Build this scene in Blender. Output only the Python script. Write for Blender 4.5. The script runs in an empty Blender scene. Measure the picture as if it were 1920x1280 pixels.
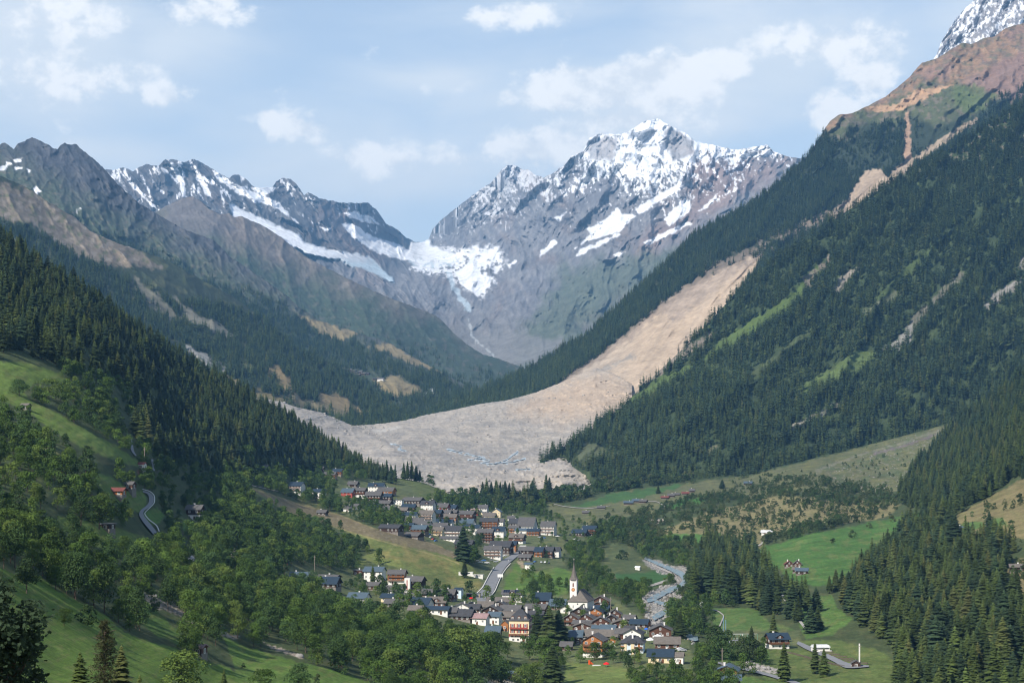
import bpy, math, random
import numpy as np
random.seed(7); rng = np.random.default_rng(11)
scene = bpy.context.scene
# ---------------------------------------------------------------- camera, sun, sky, exposure
F, H0, CZ = 3500.0, 860.0, 150.0          # focal length in photo pixels, eye-level row, eye height
cam = bpy.data.objects.new('camera', bpy.data.cameras.new('camera')); scene.collection.objects.link(cam)
cam.location = (0, 0, CZ); cam.rotation_euler = (math.radians(90), 0, 0)
cam.data.lens = F*36/1920; cam.data.sensor_width = 36; cam.data.shift_y = (H0-640)/1920
cam.data.clip_start = 1.0; cam.data.clip_end = 90000
scene.camera = cam
SUN_AZ, SUN_EL = math.radians(-143), math.radians(38)     # azimuth from +Y towards +X; sun stands left and behind
sdir = (math.sin(SUN_AZ)*math.cos(SUN_EL), math.cos(SUN_AZ)*math.cos(SUN_EL), math.sin(SUN_EL))
sl = bpy.data.lights.new('sun', 'SUN'); sl.energy = 5.0; sl.angle = math.radians(.53); sl.color = (1.0, .93, .83)
sun = bpy.data.objects.new('sun', sl); scene.collection.objects.link(sun)
from mathutils import Vector, Matrix, noise as mn
sun.rotation_euler = Vector(sdir).to_track_quat('Z', 'Y').to_euler()
w = bpy.data.worlds.new('World'); scene.world = w; w.use_nodes = True
def build_world():
    nt = w.node_tree; N = nt.nodes; L = nt.links; N.clear()
    out = N.new('ShaderNodeOutputWorld'); bg = N.new('ShaderNodeBackground'); bg.inputs[1].default_value = 0.115
    sky = N.new('ShaderNodeTexSky'); sky.sky_type = 'NISHITA'; sky.sun_disc = False
    sky.sun_elevation = SUN_EL; sky.sun_rotation = SUN_AZ; sky.altitude = 1500; sky.air_density = 1.0; sky.dust_density = 1.2; sky.ozone_density = 1.3
    tc = N.new('ShaderNodeTexCoord'); sep = N.new('ShaderNodeSeparateXYZ'); L.new(tc.outputs['Generated'], sep.inputs[0])
    def M(op, a, b=None, c=None):
        n = N.new('ShaderNodeMath'); n.operation = op
        for i, x in enumerate((a, b, c)):
            if x is None: continue
            if hasattr(x, 'links') or hasattr(x, 'is_linked'): L.new(x, n.inputs[i])
            else: n.inputs[i].default_value = x
        return n.outputs[0]
    az = M('ARCTAN2', sep.outputs[0], sep.outputs[1]); el = M('ARCSINE', sep.outputs[2])
    def comb(x, y, z=0):
        c = N.new('ShaderNodeCombineXYZ')
        for i, s in enumerate((x, y, z)):
            if hasattr(s, 'is_linked'): L.new(s, c.inputs[i])
            else: c.inputs[i].default_value = s
        return c.outputs[0]
    def noise(vec, scale, detail, rough, dist=0.0):
        n = N.new('ShaderNodeTexNoise'); L.new(vec, n.inputs['Vector']); n.inputs['Scale'].default_value = scale
        n.inputs['Detail'].default_value = detail; n.inputs['Roughness'].default_value = rough; n.inputs['Distortion'].default_value = dist
        return n.outputs[0]
    def sm(x, a, b):
        n = N.new('ShaderNodeMapRange'); n.interpolation_type = 'SMOOTHSTEP'; n.clamp = True
        L.new(x, n.inputs[0]); n.inputs[1].default_value = a; n.inputs[2].default_value = b; return n.outputs[0]
    v1 = comb(az, M('MULTIPLY', el, 2.4), 3.1); v2 = comb(az, M('MULTIPLY', el, 1.25), 7.7); v3 = comb(az, M('MULTIPLY', el, 4.5), 1.3)
    veil = noise(v1, 7.0, 7, .55, .4); puff = noise(v2, 24.0, 10, .60, .15); streak = noise(v3, 9.0, 6, .5, .2)
    wav = noise(v2, 60., 4, .6)
    # cumulus banks: (u, v of centre in the photo's direction, half sizes, lift)
    def blob(u, v, ru, rv, k):
        a0 = math.atan((u-960)/F); e0 = math.atan((H0-v)/F)
        dx = M('DIVIDE', M('SUBTRACT', az, a0), ru/F); dy = M('DIVIDE', M('SUBTRACT', el, e0), rv/F)
        r = M('SQRT', M('ADD', M('MULTIPLY', dx, dx), M('MULTIPLY', dy, dy)))
        return M('MULTIPLY', M('MAXIMUM', M('SUBTRACT', 1.0, r), 0.0), k)
    def total(bl):
        t = None
        for b in bl:
            x = blob(*b); t = x if t is None else M('MAXIMUM', t, x)
        return t
    cum = total([(1110, 168, 200, 70, .85), (1230, 158, 190, 80, .95), (1335, 135, 90, 45, .8), (560, 245, 130, 50, .55), (315, 195, 90, 50, .5), (690, 300, 160, 60, .48),
                 (1000, 280, 230, 62, .62), (1180, 225, 230, 60, .55), (1560, 225, 90, 60, .5), (1640, 165, 90, 60, .5), (960, 30, 200, 42, .42), (380, 30, 130, 50, .5), (860, 295, 120, 40, .4), (1560, 95, 200, 70, .45), (120, 170, 300, 90, .4), (60, 60, 260, 70, .42)])
    soft = total([(640, 330, 520, 90, .7), (800, 150, 300, 60, .5), (90, 120, 420, 230, .75), (330, 90, 260, 120, .65), (1450, 110, 420, 200, .75), (1180, 215, 520, 150, .6), (560, 270, 330, 120, .6), (1900, 60, 300, 200, .5), (1000, 10, 300, 60, .55), (200, 300, 400, 90, .45)])
    cm = sm(M('ADD', cum, M('ADD', M('MULTIPLY', M('SUBTRACT', puff, .5), 1.25), M('MULTIPLY', M('SUBTRACT', wav, .5), .60))), .17, .43)
    sf = sm(M('ADD', soft, M('MULTIPLY', M('SUBTRACT', M('ADD', M('MULTIPLY', veil, .6), M('MULTIPLY', streak, .4)), .5), 1.7)), -.12, .62)
    far = sm(veil, .50, .72)                                   # the same broken cloud all round the sky
    front = sm(M('ABSOLUTE', az), .45, .32)
    far = M('MULTIPLY', far, M('SUBTRACT', 1.0, front))
    base = sm(veil, .30, .75)
    def mixc(f, a, b):
        m = N.new('ShaderNodeMix'); m.data_type = 'RGBA'; L.new(f, m.inputs[0])
        for i, x in ((6, a), (7, b)):
            if hasattr(x, 'is_linked'): L.new(x, m.inputs[i])
            else: m.inputs[i].default_value = (*x, 1)
        return m.outputs[2]
    K = 10.0
    lowc = (.62*K, .665*K, .70*K); hic = (.86*K, .85*K, .83*K); midc = (.70*K, .725*K, .74*K)
    pale = mixc(M('MULTIPLY', sm(el, .45, .02), .86), sky.outputs[0], (.60*K, .675*K, .735*K))   # thin high cloud veil over the blue, thickest low down
    c0 = mixc(M('MULTIPLY', M('MAXIMUM', sf, far), .85), pale, mixc(base, lowc, midc))
    shade = sm(M('ADD', M('MULTIPLY', puff, .55), M('MULTIPLY', wav, .45)), .41, .56)
    c1 = mixc(M('MULTIPLY', cm, .9), c0, mixc(shade, (.66*K, .685*K, .71*K), hic))
    L.new(c1, bg.inputs[0]); L.new(bg.outputs[0], out.inputs[0])
build_world()
scene.view_settings.view_transform = 'Standard'; scene.view_settings.look = 'None'; scene.view_settings.exposure = 0.36; scene.view_settings.gamma = 1
scene.view_settings.use_curve_mapping = False
scene.cycles.use_denoising = True; scene.cycles.filter_width = 1.15; scene.cycles.max_bounces = 5; scene.cycles.diffuse_bounces = 2; scene.cycles.glossy_bounces = 2
scene.cycles.transmission_bounces = 3; scene.cycles.volume_bounces = 0; scene.cycles.transparent_max_bounces = 6
scene.cycles.sample_clamp_indirect = 4.0
w.cycles.sampling_method = 'MANUAL'; w.cycles.sample_map_resolution = 512
HAZE = 3.5e-5

# ---------------------------------------------------------------- helpers
C = scene.collection
def P(u, v, d): return ((u-960)/F*d, d, CZ+(H0-v)/F*d)
def tag(o, label=None, cat=None, group=None, kind=None):
    if label: o['label'] = label
    if cat: o['category'] = cat
    if group: o['group'] = group
    if kind: o['kind'] = kind
    return o
def _h(ix, iy, seed):
    n = (ix.astype(np.int64)*374761393 + iy.astype(np.int64)*668265263 + seed*1274126177) & 0xffffffff
    n = ((n ^ (n >> 13))*1274126177) & 0xffffffff
    n = ((n ^ (n >> 16))*2246822519) & 0xffffffff
    return n ^ (n >> 15)
def gn(x, y, seed=0):
    x = np.asarray(x, float); y = np.asarray(y, float)
    x0 = np.floor(x); y0 = np.floor(y); fx = x-x0; fy = y-y0
    sx = fx*fx*fx*(fx*(fx*6-15)+10); sy = fy*fy*fy*(fy*(fy*6-15)+10)
    def g(ix, iy, dx, dy):
        a = _h(ix, iy, seed)*(2*math.pi/4294967296.0)
        return np.cos(a)*dx+np.sin(a)*dy
    n00 = g(x0, y0, fx, fy); n10 = g(x0+1, y0, fx-1, fy); n01 = g(x0, y0+1, fx, fy-1); n11 = g(x0+1, y0+1, fx-1, fy-1)
    return ((n00*(1-sx)+n10*sx)*(1-sy)+(n01*(1-sx)+n11*sx)*sy)*1.5
def fbm(x, y, o=5, seed=0, gain=.5, lac=2.03):
    s = 0; a = 1; t = 0
    for k in range(o):
        s = s+a*gn(x, y, seed+k*17); t += a; x = x*lac+3.7; y = y*lac+1.3; a *= gain
    return s/t
def ridged(x, y, o=6, seed=0, gain=.52, lac=2.07):
    s = 0; a = 1; t = 0; wt = 1
    for k in range(o):
        n = 1-np.abs(gn(x, y, seed+k*13))*1.6; n = n*n; s = s+a*n*wt; t += a; wt = np.clip(n*1.3, 0, 1); x = x*lac+5.1; y = y*lac+2.3; a *= gain
    return s/t
def sstep(x, a, b):
    t = np.clip((x-a)/(b-a), 0, 1); return t*t*(3-2*t)
def seg_dist(u, v, pts, closed):
    pts = list(pts); m = np.full(np.shape(u), 1e9)
    rngs = range(len(pts)) if closed else range(len(pts)-1)
    for i in rngs:
        ax, ay = pts[i][:2]; bx, by = pts[(i+1) % len(pts)][:2]
        dx, dy = bx-ax, by-ay; q = dx*dx+dy*dy+1e-9
        t = np.clip(((u-ax)*dx+(v-ay)*dy)/q, 0, 1)
        m = np.minimum(m, (u-ax-t*dx)**2+(v-ay-t*dy)**2)
    return np.sqrt(m)
def inside(u, v, pts):
    c = np.zeros(np.shape(u), bool); n = len(pts)
    for i in range(n):
        ax, ay = pts[i]; bx, by = pts[(i+1) % n]
        if ay == by: continue
        c ^= ((ay > v) != (by > v)) & (u < (bx-ax)*(v-ay)/(by-ay)+ax)
    return c
def pm(u, v, pts, soft=4, warp=6, ws=18, seed=1):
    """soft polygon mask with a ragged edge"""
    xs = [p[0] for p in pts]; ys = [p[1] for p in pts]; r = np.zeros(np.shape(u)); pad = soft+warp*2+5
    k = (u > min(xs)-pad) & (u < max(xs)+pad) & (v > min(ys)-pad) & (v < max(ys)+pad)
    if not k.any(): return r
    uu, vv = u[k], v[k]
    d = seg_dist(uu, vv, pts, True); d = np.where(inside(uu, vv, pts), d, -d)
    if warp: d = d+warp*2*fbm(uu/ws, vv/ws, 4, seed)
    r[k] = sstep(d, -soft/2, soft/2); return r
def lm(u, v, pts, width, soft=3, warp=2, ws=9, seed=5):
    d = seg_dist(u, v, pts, False)
    if warp: d = d+warp*2*fbm(u/ws, v/ws, 3, seed)
    return 1-sstep(d, width/2-soft/2, width/2+soft/2)
def mixa(col, m, c):
    c = np.asarray(c, float)
    return col*(1-m[..., None])+c*m[..., None]
class TPS:
    def __init__(s, pts):
        a = np.array(pts, float); s.c = a[:, :2]/1000; y = np.log(a[:, 2]); n = len(a)
        K = s.k(s.c, s.c)+np.eye(n)*1e-5; Pm = np.c_[np.ones(n), s.c]
        A = np.zeros((n+3, n+3)); A[:n, :n] = K; A[:n, n:] = Pm; A[n:, :n] = Pm.T
        s.w = np.linalg.solve(A, np.r_[y, 0, 0, 0])
    def k(s, p, q):
        r2 = ((p[:, None, :]-q[None])**2).sum(-1)+1e-12; return .5*r2*np.log(r2)
    def __call__(s, u, v):
        sh = np.shape(u); p = np.c_[np.ravel(u), np.ravel(v)]/1000
        o = np.empty(len(p))
        for i in range(0, len(p), 60000):
            q = p[i:i+60000]; o[i:i+60000] = s.k(q, s.c)@s.w[:-3]+s.w[-3]+q@s.w[-2:]
        return np.exp(o).reshape(sh)
def grid_mesh(name, V, nr, nc, col=None, mat=None, smooth=True, link=True):
    me = bpy.data.meshes.new(name)
    i = np.arange(nr*nc).reshape(nr, nc)
    q = np.stack([i[:-1, :-1], i[1:, :-1], i[1:, 1:], i[:-1, 1:]], -1).reshape(-1, 4)
    me.vertices.add(nr*nc); me.vertices.foreach_set('co', V.reshape(-1).astype(np.float32))
    me.loops.add(q.size); me.loops.foreach_set('vertex_index', q.reshape(-1).astype(np.int32))
    me.polygons.add(len(q)); me.polygons.foreach_set('loop_start', (np.arange(len(q))*4).astype(np.int32))
    me.polygons.foreach_set('loop_total', np.full(len(q), 4, np.int32))
    me.polygons.foreach_set('use_smooth', np.full(len(q), smooth)); me.update(calc_edges=True)
    if col is not None:
        a = me.color_attributes.new('Col', 'FLOAT_COLOR', 'POINT'); cc = np.ones((nr*nc, 4), np.float32); cc[:, :3] = col.reshape(-1, 3)
        a.data.foreach_set('color', cc.reshape(-1))
    if mat: me.materials.append(mat)
    o = bpy.data.objects.new(name, me)
    if link: C.objects.link(o)
    return o
class Sheet:
    """A stretch of terrain: ridge line, foot line and distances; relief is added along the distance."""
    def __init__(s, name, top, bot, ctrl, relief, du, dv, jag=0, jags=8, fall=.6):
        s.name, s.relief = name, relief
        s.tu, s.tv = np.array(top, float).T[:2]; s.bu, s.bv = np.array(bot, float).T[:2]
        s.tps = TPS(ctrl); s.jag, s.jags, s.du, s.dv, s.fall = jag, jags, du, dv, fall
    def vt(s, u):
        v = np.interp(u, s.tu, s.tv)
        if s.jag: v = v-s.jag*2*fbm(u/s.jags, u*0+3.3, 4, 77, .6)
        return v
    def vb(s, u): return np.interp(u, s.bu, s.bv)
    def depth(s, u, v):
        u = np.asarray(u, float); v = np.asarray(v, float)
        return s.tps(u, v)*(1+s.relief(u, v))
    def pt(s, u, v, dz=0):
        d = float(s.depth(np.array([u]), np.array([v]))[0]); x, y, z = P(u, v, d); return Vector((x, y, z+dz))
    def build(s, colf, mat, kind='structure'):
        u = np.arange(s.tu[0], s.tu[-1]+s.du, s.du); vt, vb = s.vt(u), s.vb(u)
        nr = int(np.max(vb-vt)/s.dv)+2; t = np.linspace(0, 1, nr)[:, None]
        vv = vt[None]+t*(vb-vt)[None]; uu = np.broadcast_to(u, vv.shape)
        d = s.depth(uu, vv); s.g = (uu, vv, d)
        V = np.stack(P(uu, vv, d), -1)
        col = colf(uu, vv, d)
        s.V = V; k0 = V[0]; rows = []
        for db in (.2, .08, .03, .008):
            q = k0.copy(); D = d[0]*db; sc = 1+db; q[:, 0] *= sc; q[:, 1] *= sc; q[:, 2] = k0[:, 2]-D*s.fall; rows.append(q)
        k1 = V[-1]; lo = k1.copy(); lo[:, 2] -= .02*d[-1]; lo[:, 1] *= 1.02; lo[:, 0] *= 1.02
        lo2 = lo.copy(); lo2[:, 2] -= .06*d[-1]
        VV = np.concatenate([np.stack(rows), V, lo[None], lo2[None]]); n = len(rows)
        cc = np.concatenate([np.repeat(col[:1], n, 0), col, np.repeat(col[-1:], 2, 0)])
        o = grid_mesh(s.name, VV, VV.shape[0], VV.shape[1], np.clip(cc, 0.002, .92), mat)
        tag(o, kind=kind); s.obj = o; return o

# ---------------------------------------------------------------- materials
def mat(name): m = bpy.data.materials.new(name); m.use_nodes = True; return m, m.node_tree.nodes, m.node_tree.links, m.node_tree.nodes['Principled BSDF']
def node_noise(N, L, scale, detail=6, rough=.6, vec=None):
    n = N.new('ShaderNodeTexNoise'); n.inputs['Scale'].default_value = scale; n.inputs['Detail'].default_value = detail; n.inputs['Roughness'].default_value = rough
    if vec is None:
        tc = N.new('ShaderNodeNewGeometry'); vec = tc.outputs['Position']
    L.new(vec, n.inputs['Vector']); return n.outputs[0]
def mr(N, L, x, a, b, c, d):
    n = N.new('ShaderNodeMapRange'); L.new(x, n.inputs[0])
    for i, q in enumerate((a, b, c, d)): n.inputs[i+1].default_value = q
    return n.outputs[0]
def mul_col(N, L, col, f):
    m = N.new('ShaderNodeVectorMath'); m.operation = 'SCALE'; L.new(col, m.inputs[0]); L.new(f, m.inputs['Scale']); return m.outputs[0]
def terrain_mat(name, sizes, amt, bump, rough=.95, bscale=None):
    m, N, L, B = mat(name)
    a = N.new('ShaderNodeVertexColor'); a.layer_name = 'Col'; c = a.outputs[0]
    for sz, am in zip(sizes, amt):
        c = mul_col(N, L, c, mr(N, L, node_noise(N, L, 1.0/sz, 5, .62), .3, .7, 1-am, 1+am))
    L.new(c, B.inputs['Base Color']); B.inputs['Roughness'].default_value = rough; B.inputs['Specular IOR Level'].default_value = .15
    if bump:
        bn = N.new('ShaderNodeBump'); bn.inputs['Strength'].default_value = 1.0; bn.inputs['Distance'].default_value = bump
        L.new(node_noise(N, L, 1.0/(bscale or sizes[0]), 8, .65), bn.inputs['Height']); L.new(bn.outputs[0], B.inputs['Normal'])
    return m
# ---------------------------------------------------------------- terrain
M_FAR = terrain_mat('weathered_rock', [180, 40], [.20, .18], 14, bscale=90)
M_SLOPE = terrain_mat('mountain_slope', [60, 14], [.20, .18], 4, bscale=30)
M_DEBRIS = terrain_mat('slide_debris', [26, 6], [.16, .22], 2.0, bscale=14)
M_NEAR = terrain_mat('meadow_ground', [22, 3.0, .7], [.22, .24, .2], .35, bscale=2.2)
SNOW = (.82, .84, .87); ICE = (.50, .60, .66)
# -- far massif: left range, saddle with the glacier, right massif
far_top = [(150,330),(200,318),(215,318),(232,314),(250,322),(262,312),(275,308),(298,311),(308,300),(325,299),(345,305),(362,298),(380,306),(400,318),(430,335),(436,328),(447,328),(460,335),(475,350),(510,352),(518,340),(530,334),(545,335),(556,345),(570,366),(578,360),(590,366),(600,372),(640,380),(690,380),(705,392),(725,420),(745,430),(760,445),(775,452),(790,455),(803,449),
 (812,428),(830,410),(850,394),(880,371),(905,352),(922,342),(940,318),(950,310),(965,309),(980,318),(990,318),(1000,326),(1018,333),(1035,326),(1060,308),(1072,292),(1090,286),(1098,275),(1106,258),(1122,251),(1150,251),(1165,252),(1180,246),(1196,234),(1205,229),(1222,224),(1235,223),(1246,230),(1262,238),(1285,249),(1296,258),(1305,266),(1330,270),(1360,277),(1385,281),(1405,277),(1437,271),(1450,283),(1475,293),(1520,300),(1600,310)]
far_bot = [(150,430),(300,480),(480,560),(640,620),(760,670),(860,700),(930,710),(1010,710),(1120,690),(1300,560),(1450,480),(1600,420)]
far_ctrl = [(150,320,13000),(320,300,13500),(540,335,14500),(700,380,15500),(800,450,17500),(850,395,16000),(955,310,15000),(1120,255,13500),(1235,223,12800),(1437,272,12500),(1600,300,12500),
 (150,430,10500),(300,480,10500),(480,560,10500),(640,620,10300),(760,670,9700),(860,700,9300),(930,710,9000),(1010,710,8800),(1120,690,8800),(1300,560,9400),(1450,480,9800),(1600,420,10000),
 (600,470,12600),(700,520,12400),(800,520,13200),(860,560,12200),(900,600,11000),(930,650,10000),(1000,500,12600),(1000,600,10500),(1100,420,12300),(1230,350,12000),(1250,450,11000),(400,420,12000)]
def far_relief(u, v):
    wu = u+14*fbm(u/60, v/60, 3, 3); wv = v+14*fbm(u/60, v/60, 3, 4)
    left = sstep(u, 860, 780)
    # gullies run down to the right on the left range, down and to the left or straight down on the right massif
    a1 = ridged((wu*.80+wv*-.60)/46, (wu*.60+wv*.80)/150, 6, 21); a2 = ridged((wu*.88+wv*.47)/58, (wu*-.47+wv*.88)/170, 6, 22)
    iso = ridged(wu/34, wv/34, 5, 23)
    r = left*a1+(1-left)*a2
    fade = sstep(v, 700, 600)*.8+.2
    gl = far_glacier(u, v); flat = sstep(v, 600, 640)
    amp = (1-.9*gl)*(1-.6*flat)
    return -.028*(r-.45)*amp*fade-.009*(iso-.5)*amp-.030*fbm(u/130, v/130, 2, 8)*amp
def far_glacier(u, v):
    m = pm(u, v, [(772,456),(803,448),(812,462),(850,474),(862,492),(835,500),(800,506),(775,500),(760,480)], 6, 3, 14, 31)
    m = np.maximum(m, pm(u, v, [(430,380),(470,400),(560,440),(572,455),(620,468),(690,480),(735,520),(742,532),(700,512),(640,490),(590,480),(560,468),(520,440),(470,425),(440,410)], 5, 3, 16, 32))
    return m
def far_col(u, v, d):
    n1 = fbm(u/70, v/70, 5, 41); n2 = fbm(u/14, v/22, 5, 42, .6); n3 = ridged((u*.85-v*.5)/20, (u*.5+v*.85)/60, 4, 43)
    c = np.empty(u.shape+(3,)); c[:] = (.215, .21, .215)
    c = mixa(c, sstep(n1, .05, .35)*.6, (.22, .175, .155)); c = mixa(c, sstep(n2, .1, .45)*.45, (.15, .15, .16)); c = mixa(c, sstep(-n2, .15, .45)*.5, (.27, .26, .26)); c = mixa(c, sstep(n3, .55, .85)*.45, (.30, .285, .28)); c = mixa(c, sstep(-n3, -.32, -.12)*.4, (.13, .13, .145)); n4 = ridged((u*.9+v*.45)/9, (v*.9-u*.45)/30, 4, 56); c = mixa(c, sstep(-n4, -.35, -.15)*.35, (.10, .10, .115))
    red = np.maximum(pm(u, v, [(1290,290),(1475,300),(1450,330),(1330,400),(1240,460),(1180,500),(1220,430),(1290,380)], 40, 14, 40, 44), pm(u, v, [(600,385),(720,400),(760,450),(700,520),(640,470)], 30, 10, 30, 45)*.6)
    c = mixa(c, red*.55, (.27, .185, .16))
    # left range: darker rock
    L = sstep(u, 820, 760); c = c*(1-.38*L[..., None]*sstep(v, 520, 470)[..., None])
    # screes and green at the foot
    g = sstep(v+34*fbm(u/50, v/30, 4, 46), 560, 640)
    c = mixa(c, g*.6, (.155, .15, .14))
    c = mixa(c, pm(u, v, [(1060,500),(1250,470),(1300,480),(1180,560),(1080,640),(980,690),(940,690),(1000,600)], 50, 16, 26, 47)*.75, (.085, .11, .065))
    c = mixa(c, pm(u, v, [(890,650),(940,620),(1010,630),(1060,640),(1010,680),(930,690)], 14, 6, 20, 49)*.8, (.20, .195, .19))
    c = mixa(c, pm(u, v, [(600,500),(760,560),(830,600),(880,640),(820,640),(700,600),(600,560)], 30, 10, 20, 48)*.35, (.13, .12, .10))
    # fresh snow dusted over the high faces, broken by ribs of bare rock
    line = np.interp(u, [150,300,420,560,700,790,850,950,1050,1150,1250,1350,1475,1600], [372,372,392,372,398,440,425,400,365,378,385,345,305,310])
    rel = (line-11-v)/70.
    k = sstep(rel+1.9*fbm(u/5.5, v/9, 5, 51, .66)+1.3*(n3-.5)+.7*n1, .0, .36)
    k = k*np.where(u < 800, .92*sstep(n3+.9*fbm(u/7, v/20, 4, 52), .42, .62), np.clip(.35+.65*sstep(u, 1000, 1100)+.2, 0, .95))
    pk = .9*sstep(rel, 1.1, 2.4)*sstep(u, 1050, 1120)*sstep(u, 1420, 1340)
    k = np.maximum(k, pk*sstep(fbm(u/8, v/11, 5, 53, .6)+.35, 0, .3))
    bowl = pm(u, v, [(790,470),(850,465),(935,462),(945,490),(925,530),(905,560),(870,540),(840,520),(800,515),(770,505)], 14, 8, 12, 57); k = np.maximum(k, bowl*sstep(fbm(u/11, v/7, 5, 58, .6)+.3*sstep(520-v, 0, 50), -.02, .16)*.95)
    dark = pm(u, v, [(1255,235),(1300,265),(1300,290),(1262,300),(1240,262)], 8, 4, 12, 54)  # right flank of the peak: its shade put into the colour by thinning snow
    k = k*(1-.8*dark); k = k*(1-.7*pm(u, v, [(1100,262),(1165,252),(1150,300),(1105,300)], 10, 5, 12, 55))
    pats = [[(1100,428),(1135,412),(1158,388),(1165,400),(1192,405),(1160,435),(1100,452),(1075,468),(1110,440)],[(1245,410),(1280,375),(1298,372),(1290,400),(1255,424)],[(1085,470),(1160,436),(1165,440),(1120,462),(1080,482)],
      [(1040,408),(1062,398),(1050,418)],[(1015,470),(1040,448),(1045,456),(1012,482)],[(1190,392),(1240,362),(1290,335),(1295,345),(1240,375),(1200,402)],[(1205,455),(1290,415),(1296,420),(1215,460)],[(1150,478),(1172,472),(1160,482)],[(1310,395),(1342,366),(1344,372),(1315,398)],
      [(852,510),(890,488),(930,468),(925,478),(895,505),(905,515),(925,520),(915,540),(895,555),(880,545),(862,530)],[(950,495),(970,488),(955,503)],[(925,500),(945,496),(930,512)],
      [(645,400),(665,395),(700,408),(712,420),(690,418),(660,410)],[(640,420),(660,418),(700,445),(740,455),(775,470),(778,490),(740,485),(700,470),(660,445)],[(600,425),(620,428),(612,434)],[(770,500),(800,498),(830,512),(860,520),(840,515),(800,508)],
      [(470,352),(500,348),(520,352),(505,362),(480,380),(468,375),(490,368)],[(320,302),(330,312),(345,338),(350,372),(342,368),(335,340),(322,318)],[(365,312),(390,350),(398,372),(384,362),(368,335)],[(225,322),(250,345),(275,372),(300,395),(290,392),(250,352)],
      [(400,320),(440,345),(520,378),(560,420),(520,392),(450,365),(405,335)]]
    for i, p in enumerate(pats): k = np.maximum(k, pm(u, v, p, 3, 2.6, 10, 60+i)*.97)
    k = np.maximum(k, pm(u, v, [(1302,266),(1437,272),(1465,288),(1400,298),(1380,308),(1330,285)], 6, 5, 14, 91)*sstep(fbm(u/7, v/7, 4, 92), -.22, .1))
    gl = far_glacier(u, v); k = np.maximum(k, gl*sstep(v+10*fbm(u/12, v/12, 3, 93), 500, 470)); ice = gl*(1-k)
    ice = np.maximum(ice, lm(u, v, [(842,512),(850,540),(866,560),(880,580)], 9, 4, 4, 9, 94)*.7)
    c = mixa(c, ice, ICE); c = mixa(c, ice*sstep(ridged(u/7, v/5, 3, 95), .5, .8)*.5, (.26, .35, .42))
    c = mixa(c, lm(u, v, [(878,600),(885,630),(905,650),(925,665)], 3, 2, 3, 8, 96)*.7, (.4, .42, .42))
    return mixa(c, k, SNOW)
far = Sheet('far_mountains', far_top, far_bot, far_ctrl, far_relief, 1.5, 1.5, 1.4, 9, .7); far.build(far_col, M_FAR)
# -- snowy peak at the right edge, behind the brown summit
pk_top = [(1735,140),(1750,112),(1757,100),(1765,80),(1778,58),(1790,38),(1805,22),(1818,8),(1826,0),(1850,-30),(1890,-22),(1930,-38),(1990,-60),(2100,-20)]
pk_bot = [(1735,190),(1900,150),(2100,120)]
def pk_col(u, v, d):
    k = sstep(fbm(u/7, v/11, 5, 101, .62)+.5*(ridged((u*.85+v*.5)/14, (v*.85-u*.5)/50, 4, 102)-.5)+.12, -.02, .2)
    c = np.empty(u.shape+(3,)); c[:] = (.20, .20, .22); c = mixa(c, sstep(fbm(u/20, v/20, 4, 103), 0, .3)*.5, (.30, .27, .25)); return mixa(c, k*.93, SNOW)
pk = Sheet('snowy_peak', pk_top, pk_bot, [(1735,140,8600),(1830,0,9200),(1990,-60,9400),(2100,-20,9400),(1735,190,8000),(1900,150,7900),(2100,120,7900)],
   lambda u, v: -.024*(ridged((u*.8+v*.6)/40, (v*.8-u*.6)/120, 6, 104)-.45), 1.6, 1.6, 1.6, 8, .7); pk.build(pk_col, M_FAR)
# -- brown rocky spur in the middle distance, left of the glacier
br_top = [(180,470),(250,430),(290,400),(303,391),(316,384),(330,378),(345,371),(360,368),(378,378),(392,392),(405,398),(413,402),(430,400),(440,408),(452,405),(470,414),(487,419),(520,440),(571,479),(605,498),(640,516),(700,545),(735,560),(762,570),(800,584),(818,592),(832,604),(850,624),(870,641),(885,652),(905,664),(935,672),(1010,700),(1060,720)]
br_bot = [(180,540),(400,600),(600,680),(800,740),(900,745),(1060,750)]
br_ctrl = [(180,470,9300),(360,368,9800),(571,479,9200),(762,570,8600),(870,641,8200),(935,672,7900),(1060,720,7200),(180,540,7600),(400,600,7300),(600,680,7000),(800,740,6200),(900,745,6000),(1060,750,6000),(480,500,8400),(700,620,7500)]
def gully(u, v, du, su, sv, seed, o=6):
    c, s = math.cos(du), math.sin(du); wu = u+10*fbm(u/50, v/50, 3, seed+1); wv = v+10*fbm(u/50, v/50, 3, seed+2)
    return ridged((wu*c+wv*s)/su, (wv*c-wu*s)/sv, o, seed)
br_rel = lambda u, v: -.014*(gully(u, v, -.55, 60, 190, 110, 5)-.45)-.004*(ridged(u/22, v/22, 4, 113)-.5)
def br_col(u, v, d):
    n = fbm(u/22, v/22, 5, 111, .6); c = np.empty(u.shape+(3,)); c[:] = (.155, .132, .115)
    c = mixa(c, sstep(n, 0, .35)*.6, (.24, .21, .185)); low = sstep(v-(.36*(u-400)+432)+55*fbm(u/60, v/40, 4, 112), -25, 55)
    c = mixa(c, low*.92, (.042, .066, .040)); c = mixa(c, low*sstep(fbm(u/12, v/8, 4, 115), .12, .35)*.6, (.12, .11, .09))
    c = mixa(c, pm(u, v, [(300,385),(365,365),(410,400),(440,430),(380,450),(320,430)], 20, 12, 20, 114)*.5, (.10, .10, .11))
    return c
br = Sheet('brown_spur', br_top, br_bot, br_ctrl, br_rel, 1.8, 1.8, 1.2, 9); br.build(br_col, M_SLOPE)
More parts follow.
